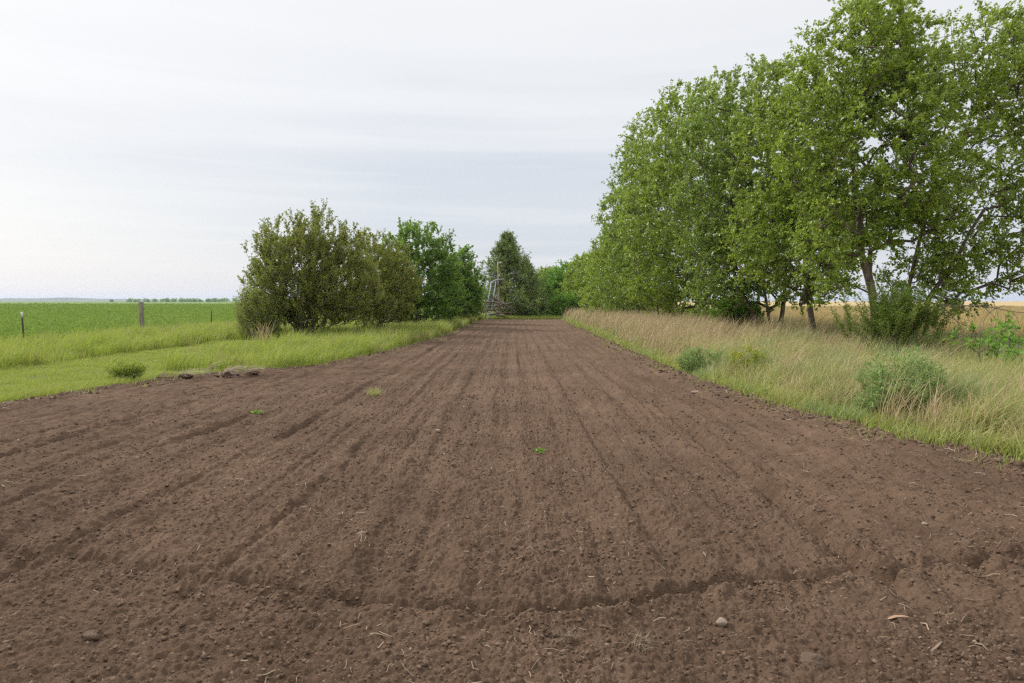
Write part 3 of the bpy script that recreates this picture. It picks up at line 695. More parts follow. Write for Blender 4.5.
G.put(rg, x, y, hh, widen(y, .008, .0006), rg.uniform(.2, .9, len(x)), 0.3)
tag(G.b.build('mown_grass', M['grass_mown']), 'short mown grass lane at the lower left', 'grass', kind='stuff')
# dry seed stalks among the left grass
G = Grass()
x, y = dist_scatter(rg, 9000, -17.3, -2.6, 15, 62, lambda x, y: left_tall(x, y)*np.clip(.15+1.6*perlin(x/2.2, y/3, 15)+.35*(y > 24), 0, 1))
G.put(rg, x, y, rg.uniform(.4, .8, len(x)), widen(y, .008, .0006), rg.uniform(.1, .6, len(x)), 0.1, .8, 3)
x, y = scatter(rg, 12000, -6.5, -2.7, 20, 63, lambda x, y: left_tall(x, y)*np.clip(.2+1.5*perlin(x/1.5, y/2.5, 16), 0, 1))
G.put(rg, x, y, rg.uniform(.3, .65, len(x)), widen(y, .009, .0007), rg.uniform(.1, .7, len(x)), 0.1, .8, 2)
tag(G.b.build('seed_stalks', M['grass_dry']), 'pale seed stalks scattered through the left grass', 'grass', kind='stuff')

# right verge: mixed green grass
G = Grass(); Gb = Grass(); Gd = Grass()
def right_in(x, y): return ((x > xr(y)+.0) & (y < 75)).astype(float)
x, y = dist_scatter(rg, 340000, 3.6, 15.5, 5.2, 70, right_in, 1.25)
pat = perlin(x/1.1, y/1.4, 21); pb = perlin(x/1.6, y/2.2, 22)
edge = sstep(0, 1.1, x-xr(y))
h = (.42+.2*pat+.4*lumps(x, y, .6, 6, .8))*rg.uniform(.45, 1.3, len(x))*(.42+.58*edge)
b = pb > .21
seg = 3
G.put(rg, x[~b], y[~b], h[~b], widen(y[~b], .0095, .0008), rg.uniform(.2, .95, (~b).sum()), .25, 1.1, seg)
Gb.put(rg, x[b], y[b], h[b]*1.05, widen(y[b], .011, .0008), rg.uniform(.2, .8, b.sum()), .25, 1.1, seg)
# dry: bands of tall tan stalks, thin everywhere else
def dry(x, y):
    e = x-xr(y)
    band = np.exp(-((e-1.7-.02*y)/1.5)**2)*sstep(14, 22, y)*np.clip(.55+1.3*perlin(x/1.2, y/2.0, 25), 0, 1)
    return right_in(x, y)*np.clip(.9*band+.22+.6*np.clip(perlin(x/.8, y/1.1, 26), 0, 1), 0, 1)*sstep(0, .5, e)
x, y = dist_scatter(rg, 130000, 3.8, 13, 6, 66, dry, 1.1)
far_ = sstep(14, 24, y)
Gd.put(rg, x, y, (.5+.62*far_)*rg.uniform(.45, 1.35, len(x)), widen(y, .0085, .0007), rg.uniform(.2, .85, len(x)), .3, .8, 3)
# separate tussocks, dry and green, leaning with the wind
for (Gx, nt_, per_, hA, hB, wd) in ((Gd, 420, 45, .55, 1.1, .0105), (G, 220, 60, .45, .85, .011), (Gb, 150, 60, .45, .8, .012)):
    tx_, ty_ = dist_scatter(rg, nt_*3, 4, 12, 7.5, 55, lambda x, y: right_in(x, y)*sstep(.2, .8, x-xr(y))*np.clip(1.3-.16*(x-xr(y)), .1, 1), 1.0)
    tx_, ty_ = tx_[:nt_], ty_[:nt_]
    sz = rg.uniform(.6, 1.3, len(tx_)); ax = np.repeat(tx_, per_); ay = np.repeat(ty_, per_); s1 = np.repeat(sz, per_)
    hA_ = np.repeat(rg.uniform(hA, hB, len(tx_)), per_)
    Gx.put(rg, ax+rg.normal(size=len(ax))*.10*s1, ay+rg.normal(size=len(ax))*.10*s1, hA_*rg.uniform(.45, 1.1, len(ax)), widen(ay, wd, .0007), rg.uniform(.15, .9, len(ax)), .2, 1.0, 3)
# low fresh strip where the verge meets the soil
x, y = dist_scatter(rg, 60000, 3.7, 6.6, 5.5, 60, lambda x, y: ((x > xr(y)-.05) & (x < xr(y)+.55+.3*perlin(y*.8, 0*y, 31))).astype(float)*np.clip(.55+.9*perlin(x*.9, y*.6, 32), 0, 1), 1.15)
Ge = Grass(); Ge.put(rg, x, y, rg.uniform(.1, .32, len(x)), widen(y, .011, .0008), rg.uniform(.2, .9, len(x)), .6, 1.4, 2)
# stray shoots coming up through the soil near both borders
yy = 6.5+45*rg.uniform(size=1800)**1.6; ee = np.abs(rg.normal(size=1800))*.3
for sg in (0, 1):
    cx_ = xr(yy)-ee if sg else xl(yy)+ee
    keep = perlin(cx_*2, yy*1.5, 34) > .1
    Ge.put(rg, cx_[keep], yy[keep], rg.uniform(.05, .16, keep.sum()), widen(yy[keep], .01, .0007), rg.uniform(.2, 1, keep.sum()), .6, 1.6, 2, soil_z)
tag(Ge.b.build('edge_grass', M['grass_lush']), 'low fresh green grass fringing the soil edges', 'grass', kind='stuff')
# straw-coloured thatch fringe on the cut edge
x, y = dist_scatter(rg, 14000, 3.6, 6.4, 5.5, 60, lambda x, y: ((x > xr(y)-.12) & (x < xr(y)+.22)).astype(float), 1.1)
Gd.put(rg, x, y, rg.uniform(.05, .2, len(x)), widen(y, .006, .0006), rg.uniform(.6, 1.4, len(x)), 3.0, 1.4, 2)
tag(G.b.build('verge_grass', M['grass_mix']), 'yellowish green uncut grass of the right verge', 'grass', kind='stuff')
tag(Gb.b.build('bluish_grass', M['grass_blue']), 'cool bluish green grass patches in the right verge', 'grass', kind='stuff')
tag(Gd.b.build('dry_grass', M['grass_dry']), 'tall tan dry stalks along the right verge', 'grass', kind='stuff')
# tan prairie beyond the trees
G = Grass()
x, y = dist_scatter(rg, 150000, 12.5, 110, 9, 150, lambda x, y: (sstep(12.3, 15.5, x)*(np.abs(x) < 1.05*y+8)).astype(float), 1.1)
G.put(rg, x, y, (.75+.12*perlin(x/4, y/4, 33))*rg.uniform(.7, 1.2, len(x)), widen(np.hypot(x, y), .012, .0012), rg.uniform(.1, .6, len(x)), .2, .8, 2)
x, y = scatter(rg, 30000, 5, 20, 62, 110, None)
G.put(rg, x, y, rg.uniform(.3, .9, len(x)), np.full(len(x), .06), rg.uniform(.1, .6, len(x)), .2, .8, 2)
tag(G.b.build('prairie_grass', M['grass_tan']), 'tan ripe grass of the open field behind the right trees', 'grass', kind='stuff')
# the far end of the plot
G = Grass()
x, y = scatter(rg, 26000, -5, 9, 61.8, 70, None)
G.put(rg, x, y, rg.uniform(.12, .42, len(x)), np.full(len(x), .045), rg.uniform(.1, .8, len(x)), .2, 1.2, 2)
tag(G.b.build('end_grass', M['grass_lush']), 'green grass closing the far end of the soil', 'grass', kind='stuff')
# crop field beyond the fence
B_ = Bag()
u = rg.uniform(size=150000)
y = 14*(260/14)**u; x = -17.2-rg.uniform(size=len(u))**1.3*(y*.95-4)
m = x < -17.2; x, y = x[m], y[m]
row = np.round(x/.76+.08*perlin(y/6, x*0, 40))*.76
x = np.where(y < 90, row+rg.normal(size=len(x))*.13, x); m = x < -17.1; x, y = x[m], y[m]
z = rg.uniform(.08, .36, len(x)); D = rg.normal(size=(len(x), 3)); D[:, 2] = np.abs(D[:, 2])*.6+.1
s = np.maximum(.13, np.hypot(x, y)*.0024)*rg.uniform(.6, 1.4, len(x))
V, P = leaf_mesh(rg, np.stack([x, y, z], 1), D, s, s*.55, 1.0)
B_.add(V, P)
tag(B_.build('field_crop', M['crop']), 'low green crop filling the field beyond the fence posts', 'crop', kind='stuff')
# far wooded line on the horizon
B_ = Bag()
tx = np.concatenate([rg.uniform(-735, -520, 46), rg.uniform(-620, -560, 10)]); ty = rg.uniform(1250, 1330, len(tx))
for a, b in zip(tx, ty):
    hh = rg.uniform(3.5, 8); n = 60
    c = norm(rg.normal(size=(n, 3)))*np.array([hh*.8, hh*.7, hh*.5])*rg.uniform(.4, 1, (n, 1))+np.array([a, b, hh*.5]); c[:, 2] = np.maximum(c[:, 2], .2)
    V, P = leaf_mesh(rg, c, rg.normal(size=(n, 3)), np.full(n, 2.6), np.full(n, 1.8)); B_.add(V, P)
tag(B_.build('distant_woods', M['leaf_dark']), 'dark line of distant woods on the left horizon', 'woods', kind='stuff')

# ------------------------------------------------------------------ fence posts
def wood_post():
    d_ = 31.0; x = sx(141, d_); rng = np.random.default_rng(5)
    b = Bag(); h = hz(301.6, d_); k = 12
    zs = np.array([-.3, .0, .3, .7, 1.1, 1.4, h-.02, h]); r = np.array([.118, .116, .112, .112, .108, .106, .104, .094])
    pts = np.stack([.012*np.sin(zs*2), .01*np.cos(zs*3), zs], 1)
    tube(b, pts, r, k)
    o = b.build('fence_post', M['weathered'], None, (x, d_, 0)); tag(o, 'weathered grey wooden fence post, tall and thick, at the field edge', 'fence post', 'posts along the crop field')
    o.rotation_euler = (0, .012, .3)
wood_post()
def t_post(px, d_, top, label, tip):
    x = sx(px, d_); h = hz(top, d_)
    root = thing('fence_post', label, 'fence post', (x, d_, 0), 'posts along the crop field')
    b = Bag(); box(b, (0, .012, h/2-.15), (.055, .012, h+.3)); box(b, (0, -.012, h/2-.15), (.012, .036, h+.3))
    for q in np.arange(.25, h-.1, .06): box(b, (0, -.034, q), (.014, .012, .02))
    b.build('post', M['steel'], root)
    if tip:
        t_ = Bag(); box(t_, (0, .012, h-.085), (.061, .018, .22)); box(t_, (0, -.014, h-.085), (.018, .05, .22)); t_.build('painted_tip', M['whitepaint'], root)
    root.rotation_euler = (.02, -.02 if tip else .03, 0)
t_post(23, 23.6, 312.5, 'dark steel fence post with a white painted tip', True)
t_post(211, 38.6, 311, 'thin plain dark steel fence post nearest the olive shrub', False)

# ------------------------------------------------------------------ ladder stand, pole and brush at the far end
d_ = 61.2; x0 = sx(487.5, d_)
root = thing('ladder_stand', 'grey metal ladder stand with a rail at its top, before the cedar', 'ladder', (x0, d_, 0))
top_z = hz(281, d_); dx = sx(493.5, d_)-x0
for s in (-.22, .22):
    b = Bag(); tube(b, [(s, 0, 0), (s+dx*.55, .5, top_z*.55), (s*.9+dx, .95, top_z)], .045, 8); b.build('side_rail', M['alu'], root)
nr = 10
for i in range(nr):
    u = (i+.6)/nr; b = Bag(); z = top_z*u; tube(b, [(-.22+dx*u, .95*u, z), (.22+dx*u, .95*u, z)], .02, 6); b.build('rung', M['alu'], root)
b = Bag(); tube(b, [(dx-.2, .95, top_z-.25), (dx-.05, .97, top_z), (dx+.25, 1.0, top_z+.14), (dx+.95, 1.1, top_z+.2)], .045, 8); b.build('shooting_rail', M['alu'], root)
b = Bag(); box(b, (dx+.38, 1.2, top_z-.35), (.6, .42, .05)); box(b, (dx+.38, 1.42, top_z-.02), (.6, .04, .5)); b.build('seat', M['steel'], root)
b = Bag(); tube(b, [(dx*.5, .45, top_z*.45), (dx+.75, 1.6, top_z*.4)], .02, 6); b.build('brace', M['alu'], root)
b = Bag(); tz = hz(262, 62.4); rng = np.random.default_rng(9)
zs = np.linspace(-.3, tz, 9); tube(b, np.stack([.03*np.sin(zs), .02*np.cos(zs), zs], 1), np.linspace(.085, .055, 9), 8)
o = b.build('wooden_pole', M['lodgepole'], None, (sx(498.3, 62.4), 62.4, 0)); tag(o, 'tall bare wooden pole standing in front of the cedar', 'pole'); 
rails = [(486, 302, 506, 303.5), (487, 311, 508, 308), (492, 297, 512, 309), (495, 306, 513, 303), (489, 314, 511, 313), (500, 301, 515, 312), (493, 309, 503, 300), (496, 316, 514, 317), (503, 305, 516, 308), (486, 306, 500, 305), (496, 312, 516, 313.5)]
words_ = ['topmost level rail crossing behind the ladder', 'rail sloping up to the pole', 'pole slanting down from the ladder', 'short rail rising towards the cedar', 'low rail near the ground', 'limb falling steeply to the right',
          'branch leaning up against the pole', 'bottom limb lying on the grass', 'small limb at the right end', 'short rail low behind the ladder', 'long low limb on the right']
for i, (a, b_, c, e) in enumerate(rails):
    b = Bag(); dd = 61.3+.14*i; rng = np.random.default_rng(200+i)
    p0 = np.array([sx(a, dd), dd, max(.06, hz(b_, dd))]); p1 = np.array([sx(c, dd), dd+rng.uniform(-.3, .5), max(.06, hz(e, dd))]); cc = (p0+p1)/2
    pts = np.array([p0+(p1-p0)*u+np.array([0, 0, .06*math.sin(u*5+i)]) for u in np.linspace(0, 1, 7)])-cc
    tube(b, pts, np.linspace(.085, .055, 7), 7)
    o = b.build('fallen_rail', M['bark'] if i % 3 else M['deadwood'], None, tuple(cc)); tag(o, 'weathered '+words_[i]+' in the brush heap', 'rail', 'rails of the brush heap')

# dry drooping limbs at the right
def dead_limb(label, pts, seed, r=.03, twigs=14):
    rng = np.random.default_rng(seed); pts = np.array(pts, float); c = pts[0].copy(); b = Bag()
    u = np.linspace(0, 1, 12); P = np.stack([np.interp(u, np.linspace(0, 1, len(pts)), pts[:, k]) for k in range(3)], 1)-c
    P[1:-1] += rng.normal(size=(10, 3))*.03
    tube(b, P, np.linspace(r, r*.25, 12), 6)
    for _ in range(twigs):
        i = rng.integers(3, 12); q = P[i]; dv = norm(P[i]-P[i-1]+rng.normal(size=3)*.5+np.array([0, 0, -.1])); l = rng.uniform(.25, .9)
        tube(b, [q, q+dv*l*.5+rng.normal(size=3)*.03, q+dv*l+np.array([0, 0, -.06])], [r*.35, r*.25, r*.12], 4)
    o = b.build('dead_limb', M['deadwood'], None, tuple(c)); return tag(o, label, 'dead limb', 'dead limbs by the juniper')
dead_limb('long dead limb sweeping right above the juniper bush', [(sx(895, 18.6), 18.6, 2.0), (sx(935, 18), 18, 1.55), (sx(985, 17.6), 17.6, 1.5), (sx(1040, 17.2), 17.2, 1.25)], 301, .026, 22)
dead_limb('grey dead limb drooping over the front of the juniper bush', [(sx(880, 18.3), 18.3, 1.75), (sx(892, 17.2), 17.2, 1.05), (sx(915, 16.6), 16.6, .7), (sx(935, 16.4), 16.4, .35)], 302, .013, 8)
dead_limb('dead limb slanting down to the saplings on the right', [(sx(905, 18.5), 18.5, 1.6), (sx(950, 17.8), 17.8, 1.2), (sx(985, 17.3), 17.3, .75)], 303, .016, 14)

# ------------------------------------------------------------------ on the soil
_ico = None
def ico(sub=1):
    t_ = (1+5**.5)/2
    V = [(-1, t_, 0), (1, t_, 0), (-1, -t_, 0), (1, -t_, 0), (0, -1, t_), (0, 1, t_), (0, -1, -t_), (0, 1, -t_), (t_, 0, -1), (t_, 0, 1), (-t_, 0, -1), (-t_, 0, 1)]
    Fc = [(0, 11, 5), (0, 5, 1), (0, 1, 7), (0, 7, 10), (0, 10, 11), (1, 5, 9), (5, 11, 4), (11, 10, 2), (10, 7, 6), (7, 1, 8), (3, 9, 4), (3, 4, 2), (3, 2, 6), (3, 6, 8), (3, 8, 9), (4, 9, 5), (2, 4, 11), (6, 2, 10), (8, 6, 7), (9, 8, 1)]
    V = [np.array(v, float)/np.linalg.norm(v) for v in V]
    for _ in range(sub):
        c = {}; F2 = []
        def m_(a, b):
            k = (min(a, b), max(a, b))
            if k not in c:
                q = V[a]+V[b]; V.append(q/np.linalg.norm(q)); c[k] = len(V)-1
            return c[k]
        for a, b, e in Fc:
            x_, y_, z_ = m_(a, b), m_(b, e), m_(e, a); F2 += [(a, x_, z_), (b, y_, x_), (e, z_, y_), (x_, y_, z_)]
        Fc = F2
    return np.array(V), np.array(Fc)
IV, IF = ico(1)
def lump_field(rng, x, y, size, zf):
    n = len(x); k = len(IV)
    sc = size[:, None]*rng.uniform(.65, 1.35, (n, 3))*np.array([1, 1, .75])
    V = IV[None]*(1+rng.normal(size=(n, k, 1))*.27)*sc[:, None]
    a = rng.uniform(0, 6.28, n); c, s = np.cos(a)[:, None], np.sin(a)[:, None]
    V = np.stack([V[..., 0]*c-V[..., 1]*s, V[..., 0]*s+V[..., 1]*c, V[..., 2]], -1)
    V += np.stack([x, y, zf(x, y)-size*.05], 1)[:, None]
    Fi = (np.arange(n)*k)[:, None, None]+IF[None]
    return V.reshape(-1, 3), [Fi.reshape(-1, 3)]
rs = np.random.default_rng(400)
def onsoil(x, y): return ((x > xl(y)+.02) & (x < xr(y)-.02)).astype(float)
B_ = Bag()
x, y = dist_scatter(rs, 30000, -7, 6, 2.4, 26, lambda x, y: onsoil(x, y)*np.clip(.35+.9*perlin(x/.7, y/.9, 50), .05, 1), 1.6)
V, P = lump_field(rs, x, y, .003+.009*rs.uniform(size=len(x))**6+.0035*rs.uniform(size=len(x)), soil_z); B_.add(V, P)
c = np.interp(np.linspace(-3.4, 4.2, 900), CROSS_X, CROSS_Y); x = np.linspace(-3.4, 4.2, 900)+rs.normal(size=900)*.02; y = c-.02-np.abs(rs.normal(size=900))*.12
V, P = lump_field(rs, x, y, .004+.009*rs.uniform(size=900)**2, soil_z); B_.add(V, P)
for side in (0, 1):                                        # crumbs heaped along the edges
    yy = 6+44*rs.uniform(size=2600)**1.7; e = np.abs(rs.normal(size=2600))*.3
    xx = xr(yy)-e if side else xl(yy)+e
    V, P = lump_field(rs, xx, yy, .008+.03*rs.uniform(size=2600)**4, soil_z); B_.add(V, P)
K0 = (IV, IF); IV, IF = ico(0)                              # the finest crumbs
x, y = dist_scatter(rs, 75000, -6, 5.5, 2.35, 13, lambda x, y: onsoil(x, y)*np.clip(.45+.9*perlin(x/.5, y/.6, 55), .08, 1), 1.7)
V, P = lump_field(rs, x, y, .003+.009*rs.uniform(size=len(x))**3+.0006*y, soil_z); B_.add(V, P)
IV, IF = K0
tag(B_.build('soil_crumbs', M['crumb']), 'loose brown soil crumbs scattered over the tilled plot', 'soil', kind='stuff')

def straws(rng, x, y, zf, l, w, lift=.006):
    n = len(x); a = rng.uniform(0, math.pi, n); bend = rng.normal(size=n)*.5
    rows = []
    for t_ in (-.5, 0, .5):
        aa = a+bend*t_
        px_ = x+np.cos(aa)*l*t_; py_ = y+np.sin(aa)*l*t_
        pz = zf(px_, py_)+lift+np.abs(rng.normal(size=n))*.006
        rows.append((px_, py_, pz, -np.sin(aa), np.cos(aa)))
    V = np.empty((n, 6, 3))
    tilt = rng.normal(size=n)*.5
    for i, (p, q, z, nx, ny) in enumerate(rows):
        ww = w*(.5 if i != 1 else .6)
        V[:, 2*i] = np.stack([p+nx*ww, q+ny*ww, z+ww*tilt], 1); V[:, 2*i+1] = np.stack([p-nx*ww, q-ny*ww, z-ww*tilt+.001], 1)
    b = (np.arange(n)*6)[:, None]
    return V.reshape(-1, 3), [np.concatenate([b+np.array([[0, 1, 3, 2]]), b+np.array([[2, 3, 5, 4]])])]
B_ = Bag()
x, y = dist_scatter(rs, 17000, -8, 6, 2.3, 30, lambda x, y: onsoil(x, y)*np.clip(.32+.8*perlin(x/1.1, y/1.4, 52)+.35*sstep(2, 4.2, x)*(y < 9), .05, 1), 1.45)
V, P = straws(rs, x, y, soil_z, .012+.085*rs.uniform(size=len(x))**2.6, .002+.004*rs.uniform(size=len(x))**2); B_.add(V, P)
for side in (0, 1):
    n = 2000; yy = 6+50*rs.uniform(size=n)**1.6; e = np.abs(rs.normal(size=n))*.28; xx = xr(yy)-e if side else xl(yy)+e
    V, P = straws(rs, xx, yy, soil_z, .04+.11*rs.uniform(size=n), .003+.005*rs.uniform(size=n)); B_.add(V, P)
tag(B_.build('straw_litter', M['straw']), 'small bits of straw and root strewn over the soil', 'straw', kind='stuff')

def rock(name, label, cat, px, py, size, mat, seed, flat=.75, group=None):
    rng = np.random.default_rng(seed); d_ = sd(py); x = sx(px, d_); V, F_ = ico(3)
    nz = np.zeros(len(V))
    for k in range(5):
        q = norm(rng.normal(size=3)); nz += (.09 if mat == 'clod' else .045)*np.sin(V@q*(1.6+.9*k)+rng.uniform(0, 6))
    if mat == 'clod': nz += rng.normal(size=len(V))*.035
    V = V*(1+nz)[:, None]*size*np.array([rng.uniform(.9, 1.2), rng.uniform(.8, 1), flat])
    z = float(soil_z(np.array([x]), np.array([d_]))[0])
    o = mk(name, V, [F_], M[mat], None, (x, d_, z+size*flat*.45), True); tag(o, label, cat, group)
rock('stone', 'pale rounded stone on the soil below the cross furrow', 'stone', 728, 633, .026, 'stone', 1, .85)
rock('stone', 'tiny pale stone on the soil at the right, above the cross furrow', 'stone', 932, 532, .02, 'stone', 2, .7)
rock('soil_lump', 'large brown soil lump at the bottom edge of the picture', 'soil clod', 823, 671, .052, 'clod', 3, .7)
rock('soil_lump', 'rounded brown soil lump beside the furrow at the right', 'soil clod', 948, 568, .036, 'clod', 4, .8)
rock('soil_lump', 'brown soil lump in the lower left corner', 'soil clod', 78, 650, .036, 'clod', 5, .6)
rock('soil_lump', 'dark soil lump on the furrow bank left of centre', 'soil clod', 285, 600, .05, 'clod', 6, .6)
rock('soil_lump', 'brown soil lump by the left groove', 'soil clod', 147, 572, .04, 'clod', 7, .7)
rock('stone', 'flat pale stone on the soil in the middle of the right half', 'stone', 697, 393, .075, 'stone', 8, .35)
rock('stone', 'pale bit of stone beyond the dry straw, left of centre', 'stone', 437, 434, .04, 'stone', 10, .5)

def soil_tuft(name, label, cat, px, py, seed, n, r, h, mat, w=.004, lean=(.5, 1.6), dirs=None):
    d_ = sd(py); x = sx(px, d_); z = float(soil_z(np.array([x]), np.array([d_]))[0])
    return wisps(name, label, cat, x, d_, seed, n, r, h, mat, w, lean, None, dirs, z)
soil_tuft('straw_tuft', 'upright tuft of dry straw in the middle of the soil', 'straw tuft', 478, 548, 401, 36, .06, .13, 'straw', .004, (.1, .8))
soil_tuft('root_ball', 'tan fuzzy root ball on the soil below the furrow', 'root ball', 568, 650, 404, 110, .05, .065, 'straw', .0025, (.3, 2))
soil_tuft('root_ball', 'larger loose tan root tangle at the bottom centre', 'root ball', 648, 655, 405, 90, .14, .09, 'straw', .003, (.5, 2))
soil_tuft('root_ball', 'small tan tuft of roots on the soil near the right verge', 'root ball', 895, 457, 406, 70, .09, .09, 'straw', .004, (.5, 2))
soil_tuft('straw_tuft', 'dry tan grass scrap on the soil at the left middle', 'straw tuft', 300, 452, 407, 40, .22, .08, 'straw', .006, (.8, 2))
soil_tuft('green_tuft', 'faded greenish grass tuft on the soil, upper left of centre', 'grass tuft', 374, 396, 408, 90, .2, .24, 'grass_mix', .007, (.4, 1.5))
def lying(name, label, cat, px, py, parts, mat='straw'):
    """curved strips lying on the soil: (offset along, offset away, length, width, angle, curve)"""
    d_ = sd(py); x0_ = sx(px, d_); z0_ = float(soil_z(np.array([x0_]), np.array([d_]))[0]); b = Bag()
    for (ox, oy, ln, wd, an, cv) in parts:
        t_ = np.linspace(-.5, .5, 9); aa = an+cv*t_
        px_ = ox+np.cumsum(np.cos(aa))*ln/9-ln*.5*math.cos(an); py_ = oy+np.cumsum(np.sin(aa))*ln/9-ln*.5*math.sin(an)
        pz = np.maximum(soil_z(x0_+px_, d_+py_)-z0_, -.01); pz = np.convolve(np.pad(pz, 2, 'edge'), np.ones(5)/5, 'valid')+.008+.006*np.sin(np.linspace(0, 3, 9))
        w_ = wd*.5*np.sin(np.linspace(.35, 2.9, 9))
        nx, ny = -np.sin(aa), np.cos(aa)
        Lf = np.stack([px_+nx*w_, py_+ny*w_, pz-.35*w_], 1); C_ = np.stack([px_, py_, pz+.25*w_], 1); Rt = np.stack([px_-nx*w_, py_-ny*w_, pz-.35*w_], 1)
        k = np.arange(8); b.add(np.concatenate([Lf, C_, Rt]), [np.stack([k, k+1, k+10, k+9], 1), np.stack([k+9, k+10, k+19, k+18], 1)])
    o = b.build(name, M[mat], None, (x0_, d_, z0_), True); return tag(o, label, cat)
lying('straw_piece', 'forked pale stalk lying just above the furrow, left of centre', 'straw', 352, 607, [(0, 0, .13, .009, .1, .5), (.05, .02, .09, .007, -.5, .4), (-.04, -.015, .07, .006, .6, -.3)])
lying('straw_piece', 'pale stalks below the furrow, left of centre', 'straw', 374, 650, [(0, 0, .12, .008, -.3, .4), (.03, .015, .1, .006, -.6, .3), (-.02, -.01, .08, .006, .2, -.4)])
lying('husk', 'flat reddish tan husk on the soil at the lower right', 'husk', 908, 630, [(0, 0, .13, .022, .12, -.7)], 'husk')
lying('straw_piece', 'pale pointed stalk in the lower right corner', 'straw', 948, 658, [(0, 0, .11, .012, .5, .2)])
lying('straw_piece', 'thin straight straw to the far right of the husk', 'straw', 980, 646, [(0, 0, .12, .006, .02, .05)])
lying('straw_piece', 'thin straw lying across the soil at the bottom centre', 'straw', 555, 664, [(0, 0, .12, .006, .05, .1), (.05, .01, .05, .005, .3, 0)])
lying('straw_piece', 'curled root piece at the bottom, right of the root tangle', 'straw', 690, 640, [(0, 0, .1, .006, .9, 1.4)])
def sprout(label, px, py, seed, r, n, mat='leaf_bright'):
    rng = np.random.default_rng(seed); d_ = sd(py); x = sx(px, d_); z = float(soil_z(np.array([x]), np.array([d_]))[0])
    D = norm(np.stack([rng.normal(size=n), rng.normal(size=n), rng.uniform(.1, .9, n)], 1)); P0 = rng.normal(size=(n, 3))*np.array([r*.4, r*.4, .01])+np.array([0, 0, .015])
    root = thing('seedling_weed', label, 'seedling', (x, d_, z))
    b = Bag()
    for i in range(n): tube(b, [(0, 0, -.01), P0[i]*.6+np.array([0, 0, .01]), P0[i]], .0022, 4)
    b.build('stem', M[mat], root)
    V, P = leaf_mesh(rng, P0, D, r*rng.uniform(.6, 1.1, n), r*.5*rng.uniform(.7, 1.1, n), 1.5); mk('foliage', V, P, M[mat], root)
sprout('bright green seedling alone near the middle of the soil', 541, 454, 421, .062, 11)
sprout('dull green seedling on the soil at the left', 255, 418, 422, .085, 13, 'leaf_dark')

# ragged heap of clods and dead stems where the left grass bank begins
rc = np.random.default_rng(500)
spots = [(166, 377, .15, 'long flat turf clod at the left end of the debris by the grass'), (186, 379, .11, 'dark turf clod second from the left in the debris by the grass'), (215, 376, .09, 'small turf clod under the dead stalk by the grass'),
         (232, 375, .11, 'turf clod right of the dead stalk by the grass'), (250, 374, .13, 'turf clod at the right end of the debris by the grass')]
for i, (px, py, s, lb) in enumerate(spots):
    rock('turf_clod', lb, 'turf clod', px, py+1, s, 'clod', 510+i, .42, 'turf clods by the left grass')
def stalk_at(px, py, seed, n, h, dirs, lb, lean, w=.012):
    d_ = sd(py); wisps('dead_stalk', lb, 'dead stalk', sx(px, d_), d_, seed, n, .12, h, 'dead_weed', w, lean, None, dirs, .03)
stalk_at(206, 376, 520, 7, .75, .4, 'pale dead stalk leaning up from the debris at the left grass edge', (.6, 1.2), .02)
stalk_at(222, 378, 521, 120, .5, 0, 'flat mat of dead stems in the debris at the left grass edge', (1.2, 2))

stalk_at(176, 380, 522, 70, .45, .2, 'low mat of dry stems at the left end of the debris by the left grass', (1.2, 2), .012)
stalk_at(246, 376, 523, 60, .45, -.2, 'dry stems over the right end of the debris by the left grass', (1.2, 2), .012)

# ------------------------------------------------------------------ sky, sun, air, camera
SUN_EL, SUN_AZ = 38, -54       # sun in front to the left, behind thin cloud (azimuth from +Y towards +X)
w = bpy.data.worlds.new('World'); scene.world = w; w.use_nodes = True
nt = w.node_tree; N = nt.nodes; L = nt.links; N.clear()
sky = N.new('ShaderNodeTexSky'); sky.sky_type = 'NISHITA'; sky.sun_disc = False
sky.sun_elevation = math.radians(SUN_EL); sky.sun_rotation = math.radians(SUN_AZ); sky.altitude = 400; sky.air_density = 1.3; sky.dust_density = 3
tc = N.new('ShaderNodeTexCoord'); V_ = tc.outputs['Generated']
sp = N.new('ShaderNodeSeparateXYZ'); L.new(V_, sp.inputs[0])
mp = N.new('ShaderNodeMapping'); mp.inputs['Scale'].default_value = (1.5, 1.5, 20); L.new(V_, mp.inputs[0])
n1 = noise_node(N, L, 1.0, 6, mp.outputs[0], .55)
mp2 = N.new('ShaderNodeMapping'); mp2.inputs['Scale'].default_value = (2.2, 2.2, 5); mp2.inputs['Location'].default_value = (3, 1, 2); L.new(V_, mp2.inputs[0])
n2 = noise_node(N, L, 1.0, 5, mp2.outputs[0], .5)
# height plus streaks drives the cloud sheet's tone
ad = N.new('ShaderNodeMath'); ad.operation = 'MULTIPLY_ADD'; ad.inputs[1].default_value = .16; L.new(n1.outputs[0], ad.inputs[0]); L.new(sp.outputs[2], ad.inputs[2])
ad2 = N.new('ShaderNodeMath'); ad2.operation = 'MULTIPLY_ADD'; ad2.inputs[1].default_value = .08; L.new(n2.outputs[0], ad2.inputs[0]); L.new(ad.outputs[0], ad2.inputs[2])
rp = ramp(N, [(.0, (.69, .72, .78)), (.10, (.72, .75, .80)), (.15, (.70, .725, .78)), (.21, (.635, .68, .75)), (.26, (.68, .715, .77)), (.30, (.65, .69, .755)), (.34, (.73, .75, .795)), (.40, (.82, .83, .85)), (.55, (.90, .90, .905)), (1, (.96, .96, .965))])
L.new(ad2.outputs[0], rp.inputs[0])
